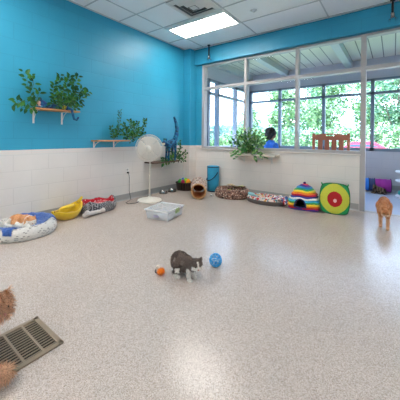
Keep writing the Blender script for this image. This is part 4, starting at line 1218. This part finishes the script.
for k in range(60):
    a = rr.uniform(0, 2*pi); e_ = rr.uniform(-.5, 1.5)
    d = Vector((cos(a)*cos(e_), sin(a)*cos(e_), sin(e_)))
    if d.x > .55 and d.z < .55: continue
    hr.append(('e', tuple(Vector((-.015, 0, 1.215))+d*.105), (.026, .026, .026)))
fuse(hr, .010, 'hair', M['hair'], pt, None, 2)
for s_ in (-1, 1): MB().ball((.108, s_*.028, 1.195), .010, 8, 6).build('eye', M['eye'], pt, smooth=True)
st = thing('stool', 'plain wooden stool under the seated person in blue', 'stool', (PX-.0, PY, 0), radians(52))
MB().lathe([(0, .365), (.17, .365), (.175, .385), (.17, .40), (0, .40)], 24).build('seat', CW, st, smooth=False)
for a in (.785, 2.356, 3.927, 5.498):
    MB().tube([(cos(a)*.16, sin(a)*.16, 0), (cos(a)*.12, sin(a)*.12, .368)], .015, 8).build('leg', CW, st)

# white perch table seen left of bush
q = on_back(236, 134.5, 5.9)
t = thing('perch_table', 'white round perch on a post seen through the left window pane', 'cat perch', (q.x, q.y, 0))
MB().lathe([(0, q.z-.03), (.2, q.z-.03), (.205, q.z-.015), (.2, q.z), (0, q.z)], 28).build('perch_top', M['white_plastic'], t)
MB().tube([(0, 0, .03), (0, 0, q.z-.03)], .022, 10).build('post', M['white_plastic'], t)
MB().lathe([(0, 0), (.17, 0), (.17, .015), (.03, .03), (0, .03)], 24).build('foot', M['white_plastic'], t)

# nylon play tunnel and tabby cat
t = thing('play_tunnel', 'blue and purple nylon play tunnel on the sunroom floor', 'cat tunnel', on_floor(372, 188.5), radians(8))
t.location.y = min(t.location.y, 6.62)
tr2 = .135
def pt_(x0, x1):
    def fn(u, v):
        a = 2*pi*u; x = x0+(x1-x0)*v
        r_ = tr2*(1-.05*abs(sin(v*pi*3)))
        return Vector((x, cos(a)*r_, tr2+.004+sin(a)*r_))
    return fn
for (x0, x1, c, nm) in ((-.34, -.04, (44, 126, 226), 'blue_section'), (-.04, .06, (70, 80, 130), 'middle_section'), (.06, .34, (176, 50, 170), 'purple_section')):
    MB().grid(32, 18, pt_(x0, x1)).build(nm, mat(nm, c, .6, noise_scale=10, noise_amt=.15, bump=.2), t, smooth=True, solid=-.003)
for x in (-.34, -.04, .06, .34):
    MB().tube([(x, cos(2*pi*k/32)*tr2, tr2+.008+sin(2*pi*k/32)*tr2) for k in range(33)], .006, 6).build('hoop', dm, t, smooth=True)
tc_ = thing('tabby_cat', 'dark tabby cat lying in front of the blue and purple tunnel', 'cat', on_floor(378, 193), radians(-20)); tc_.scale = (.75, .75, .75)
hd5 = Vector((-.06, -.06, .17)); hf5 = Vector((-.1, -1, -.1))
pr = [('e', (.03, 0, .085), (.16, .085, .085)), ('e', (-.05, -.01, .11), (.08, .07, .09))] + head_prims(hd5, hf5, .048)
pr += [('t', [(-.07, -.04, .08), (-.08, -.12, .02), (-.08, -.17, .017)], (.035, .02, .017)), ('t', [(-.02, -.04, .08), (-.02, -.12, .02), (-.02, -.17, .017)], (.035, .02, .017)),
       ('t', [(.12, -.04, .05), (.10, -.10, .022), (.05, -.12, .018)], (.05, .024, .018)), ('t', [(.17, 0, .05), (.22, -.06, .025), (.2, -.14, .02)], (.022, .018, .014))]
tb_ = fuse(pr, .007, 'cat_body', M['fur'], tc_, lambda p: (66, 54, 46) if sin(p.x*100+p.z*30) > 0 else (112, 92, 74), 4)
fur_tufts(tb_, 'fur', tc_, 2500, .014, .0018, 5)
eyes_nose(tc_, hd5, hf5, .048, (120, 130, 50), .008)

# cat tree at the right edge
cp = on_floor(407, 198)
ct = thing('cat_tree', 'white cat tree with round edged platforms at the right edge of the sunroom', 'cat tree', (cp.x+.06, cp.y, 0))
wt = mat('white_carpeted_board', (226, 228, 236), .8, noise_scale=40, noise_amt=.05, bump=.3)
MB().lathe([(0, 0), (.24, 0), (.245, .015), (.24, .03), (0, .03)], 32).build('base', wt, ct)
for z in (.30, .47):
    MB().lathe([(0, z), (.235, z), (.245, z+.015), (.235, z+.03), (0, z+.03)], 32).build('platform', wt, ct)
for s_ in ((.12, .05), (-.02, .12)):
    MB().tube([(s_[0], s_[1], .02), (s_[0], s_[1], .62)], .04, 14).build('post', mat('sisal_post', (196, 184, 164), .9, noise_scale=60, noise_amt=.2, bump=.8), ct, smooth=True)
tag(donut_bed('round_pet_bed', 'x', (cp.x+.03, cp.y, .03), .17, .17, .10, lambda p: (40, 150, 150) if p.z > .03 else (230, 230, 236), lambda p: (190, 60, 110), inner=.03, n=48),
    'small teal and white round bed on the base of the cat tree', 'pet bed')

# ================================================================== outdoors
GZ = -.6
gr = MB(); gr.grid(40, 40, lambda u, v: Vector((-160+260*u, 8.3+190*v, GZ)))
struct(gr.build('ground_lawn', grass_mat()))
struct(MB().box(-60, 60, -30, 8.6, GZ-.4, GZ).build('ground_apron', mat('pale_gravel', (170, 166, 158), .9, noise_scale=6, noise_amt=.15)))
struct(MB().box(-11, 30, 15, 25.8, GZ, GZ+.16).build('ground_parking', mat('pale_asphalt', (176, 176, 178), .9, noise_scale=4, noise_amt=.1)))

def make_crown(seed, w, h_, n, cols):
    rr = random.Random(seed); b = MB()
    clumps = []
    for k in range(26):
        a = rr.uniform(0, 2*pi); e_ = rr.random(); z = h_*(.18+.78*e_)
        rad = w*.5*sin(pi*min(.98, .12+e_*.86))**.7*rr.uniform(.25, .95)
        clumps.append((Vector((cos(a)*rad, sin(a)*rad, z)), rr.uniform(.16, .27)*w))
    for k in range(n):
        c, r_ = clumps[rr.randrange(len(clumps))]
        d = Vector((rr.gauss(0, 1), rr.gauss(0, 1), rr.gauss(0, 1))).normalized()*r_*rr.uniform(.5, 1.05)
        p = c + Vector((d.x, d.y, d.z*.8))
        s_ = rr.uniform(.10, .24); u = Vector((rr.gauss(0, 1), rr.gauss(0, 1), rr.gauss(0, .6))).normalized()*s_
        v = u.cross(Vector((rr.gauss(0, 1), rr.gauss(0, 1), rr.gauss(0, 1)))).normalized()*s_*.8
        b.add([p-u, p-v*.6, p+u, p+v*.6], [(0, 1, 2, 3)], cols[rr.randrange(len(cols))])
    return b, clumps
leafm = attr_mat('tree_leaves', rough=.55, bump=0, sheen=0, noise_amt=.12, noise_scale=2)
bark = mat('bark', (110, 96, 84), .9, noise_scale=8, noise_amt=.2, bump=.5)
def make_tree(name, label, seed, w, h_, n, cols, th):
    t = thing(name, label, 'tree', (0, 0, 0))
    b, cl_ = make_crown(seed, w, h_, n, cols)
    for i in range(len(b.v)): b.v[i].z += th
    b.build('crown', leafm, t, weld=False)
    tk = MB(); tk.tube([(0, 0, 0), (.1, 0, th*.6), (0, .1, th+h_*.4)], [.22, .17, .08], 9)
    for c, r_ in cl_[:9]:
        tk.tube([(0, .05, th*.8), (c.x*.5, c.y*.5, th+c.z*.5), (c.x, c.y, th+c.z)], [.09, .06, .03], 6)
    tk.build('trunk', bark, t)
    return t
greens = [(116, 156, 100), (142, 178, 120), (176, 202, 146), (84, 122, 88), (200, 218, 168)]
greens2 = [(104, 146, 110), (134, 174, 130), (168, 202, 156), (72, 114, 92)]
protos = [make_tree('leafy_tree', 'p', 31, 5.6, 7.6, 5200, greens, 1.6), make_tree('leafy_tree', 'p', 32, 6.2, 8.6, 6000, greens2, 1.8), make_tree('leafy_tree', 'p', 33, 4.6, 6.0, 4200, greens, 1.2)]
# (picture column, distance Y, variant, scale)
spots_t = [(-19.8, 38, 2, .6), (-16.2, 33.5, 2, .8), (-11.6, 33, 2, 1.15), (-5.9, 31.5, 0, .98), (.2, 32, 1, .92), (6.2, 31.5, 0, .98),
           (-9.6, 41.5, 1, 1.15), (-1.8, 42, 0, 1.25), (6.2, 42, 1, 1.15)]
lab = ['pale green leafy tree', 'blue green broad tree', 'small pale green tree']
names_pos = {}
for i, (px_, Y_, v_, s_) in enumerate(spots_t):
    o = copy_tree(protos[v_])
    x = px_
    o.location = (x, Y_, GZ); o.scale = (s_, s_, s_); o.rotation_euler.z = i*1.3
    o['group'] = 'trees beyond the parking'
    o['label'] = 'leafy green tree in the dense wood behind the parked car' if px_ > -13 else 'smaller green tree at the thin left end of the wood'
for p in protos:
    for ch in list(p.children): bpy.data.objects.remove(ch)
    bpy.data.objects.remove(p)
# understorey hedge: nobody could count it
rr = random.Random(8); b = MB()
for k in range(16000):
    x = rr.uniform(-26, 9); y = rr.uniform(26.6, 28.6); hh_ = 2.6 + .9*nz((x, y, 0), .4, 2)
    if x < -13: hh_ *= max(.3, 1-(-13-x)*.08)
    p = Vector((x, y, GZ + hh_*rr.random()**.8)); s_ = rr.uniform(.10, .22)
    u = Vector((rr.gauss(0, 1), rr.gauss(0, 1), rr.gauss(0, .6))).normalized()*s_; v = u.cross(Vector((rr.gauss(0, 1), rr.gauss(0, 1), rr.gauss(0, 1)))).normalized()*s_*.8
    b.add([p-u, p-v*.6, p+u, p+v*.6], [(0, 1, 2, 3)], greens[rr.randrange(5)])
tag(b.build('undergrowth', leafm, weld=False), 'pale green undergrowth along the foot of the wood behind the car', 'bushes', kind='stuff')
rr = random.Random(9); b = MB()
for k in range(9000):
    x = rr.uniform(-110, -28); y = rr.uniform(95, 105); hh_ = 6.5 + 2.0*nz((x, 0, 0), .12, 2)
    p = Vector((x, y, GZ + hh_*rr.random()**.8)); s_ = rr.uniform(.5, 1.0)
    u = Vector((rr.gauss(0, 1), rr.gauss(0, 1), rr.gauss(0, .6))).normalized()*s_; v = u.cross(Vector((rr.gauss(0, 1), rr.gauss(0, 1), rr.gauss(0, 1)))).normalized()*s_*.8
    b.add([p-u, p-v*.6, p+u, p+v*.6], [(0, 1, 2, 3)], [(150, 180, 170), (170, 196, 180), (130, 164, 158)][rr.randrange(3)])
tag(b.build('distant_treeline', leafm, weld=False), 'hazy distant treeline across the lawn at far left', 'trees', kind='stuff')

# parked cars
def car(label, loc, rz, c):
    t = thing('car', label, 'car', loc, rz)
    paint = mat('car_paint', c, .25, spec=.6)
    prof = [(-2.2, .35), (-2.22, .65), (-2.1, .86), (-1.3, .92), (-.75, 1.34), (.45, 1.40), (1.15, .98), (2.05, .84), (2.2, .62), (2.2, .35)]
    def slab(pf, w, ww=None):
        b = MB(); m = len(pf)
        vs = [(x, -w, z) for x, z in pf] + [(x, w, z) for x, z in pf]
        if ww: vs = [(x, y*(ww if z > 1.0 else 1), z) for x, y, z in vs]
        b.add(vs, [tuple(range(m)), tuple(range(2*m-1, m-1, -1))] + [(i, (i+1) % m, m+(i+1) % m, m+i) for i in range(m)])
        return b
    slab(prof, .86, .8).build('car_body', paint, t, bevel=.05)
    gl = mat('car_glass', (60, 76, 86), .1)
    for s_ in (-1, 1):
        b = MB(); b.add([(-1.0, s_*.84, 1.02), (.75, s_*.84, 1.04), (.38, s_*.735, 1.26), (-.68, s_*.735, 1.22)], [(0, 1, 2, 3)])
        b.build('side_window', gl, t, solid=.01)
    MB().add([(1.13, -.66, 1.0), (1.13, .66, 1.0), (.50, .62, 1.385), (.50, -.62, 1.385)], [(0, 1, 2, 3)]).build('windscreen', gl, t, solid=.012)
    MB().add([(-1.28, -.66, .95), (-1.28, .66, .95), (-.80, .62, 1.32), (-.80, -.62, 1.32)], [(0, 1, 2, 3)]).build('rear_window', gl, t, solid=.012)
    for x in (-1.35, 1.35):
        for s_ in (-1, 1):
            w = MB(); w.tube([(x, s_*.70, .33), (x, s_*.89, .33)], .33, 24); o = w.build('wheel', M['rubber'], t)
            MB().tube([(x, s_*.88, .33), (x, s_*.90, .33)], .2, 16).build('hubcap', M['steel'], o)
    for s_ in (-1, 1):
        MB().box(2.15, 2.23, s_*.62-.16, s_*.62+.16, .58, .72).build('headlight', mat('headlight', (230, 230, 226), .2, bump=.02), t, bevel=.02)
    return t
cxx = on_back(365, 145, 20.5).x
car('bright red parked car seen through the windows to the right', (cxx, 20.5, GZ+.16), .06, (226, 44, 62))
car('white parked car at the right edge beyond the red one', (cxx+5.4, 22.0, GZ+.16), .06, (232, 232, 232))

# ================================================================== light
w = bpy.data.worlds.new('World'); SC.world = w; w.use_nodes = True
nt = w.node_tree; bg = nt.nodes['Background']
tc = nt.nodes.new('ShaderNodeTexCoord'); sp = nt.nodes.new('ShaderNodeSeparateXYZ'); nt.links.new(tc.outputs['Generated'], sp.inputs[0])
rp = nt.nodes.new('ShaderNodeValToRGB'); rp.color_ramp.elements[0].position = .0; rp.color_ramp.elements[0].color = (.70, .82, 1, 1)
rp.color_ramp.elements[1].position = .7; rp.color_ramp.elements[1].color = (.42, .62, 1, 1)
nt.links.new(sp.outputs['Z'], rp.inputs['Fac']); nt.links.new(rp.outputs['Color'], bg.inputs['Color'])
bg.inputs['Strength'].default_value = 8.5
sl = bpy.data.lights.new('sun', 'SUN'); sl.energy = 4; sl.angle = .02; sl.color = (1, .95, .86)
so = bpy.data.objects.new('sun', sl); COL.objects.link(so)
so.rotation_euler = Vector((.45, .62, -.75)).to_track_quat('-Z', 'Y').to_euler()

# ================================================================== camera
cd = bpy.data.cameras.new('camera'); co = bpy.data.objects.new('camera', cd); COL.objects.link(co)
fwd = Vector((-sin(YAW)*cos(PITCH), cos(YAW)*cos(PITCH), -sin(PITCH)))
right = Vector((cos(YAW), sin(YAW), 0)); up = right.cross(fwd)
# roll: picture turned clockwise by ROLL
r2 = right*cos(ROLL) + up*sin(ROLL); u2 = up*cos(ROLL) - right*sin(ROLL)
m3 = Matrix((r2, u2, -fwd)).transposed()
co.matrix_world = Matrix.Translation((0, 0, EYE)) @ m3.to_4x4()
cd.sensor_width = 36; cd.lens = FPX/400*36
cd.shift_x = 0; cd.shift_y = (PCY-200)/400
cd.clip_start = .02; cd.clip_end = 500
SC.camera = co
SC.view_settings.view_transform = 'Standard'; SC.view_settings.look = 'None'
SC.view_settings.gamma = 1; SC.view_settings.use_curve_mapping = False
SC.view_settings.exposure = 0.0
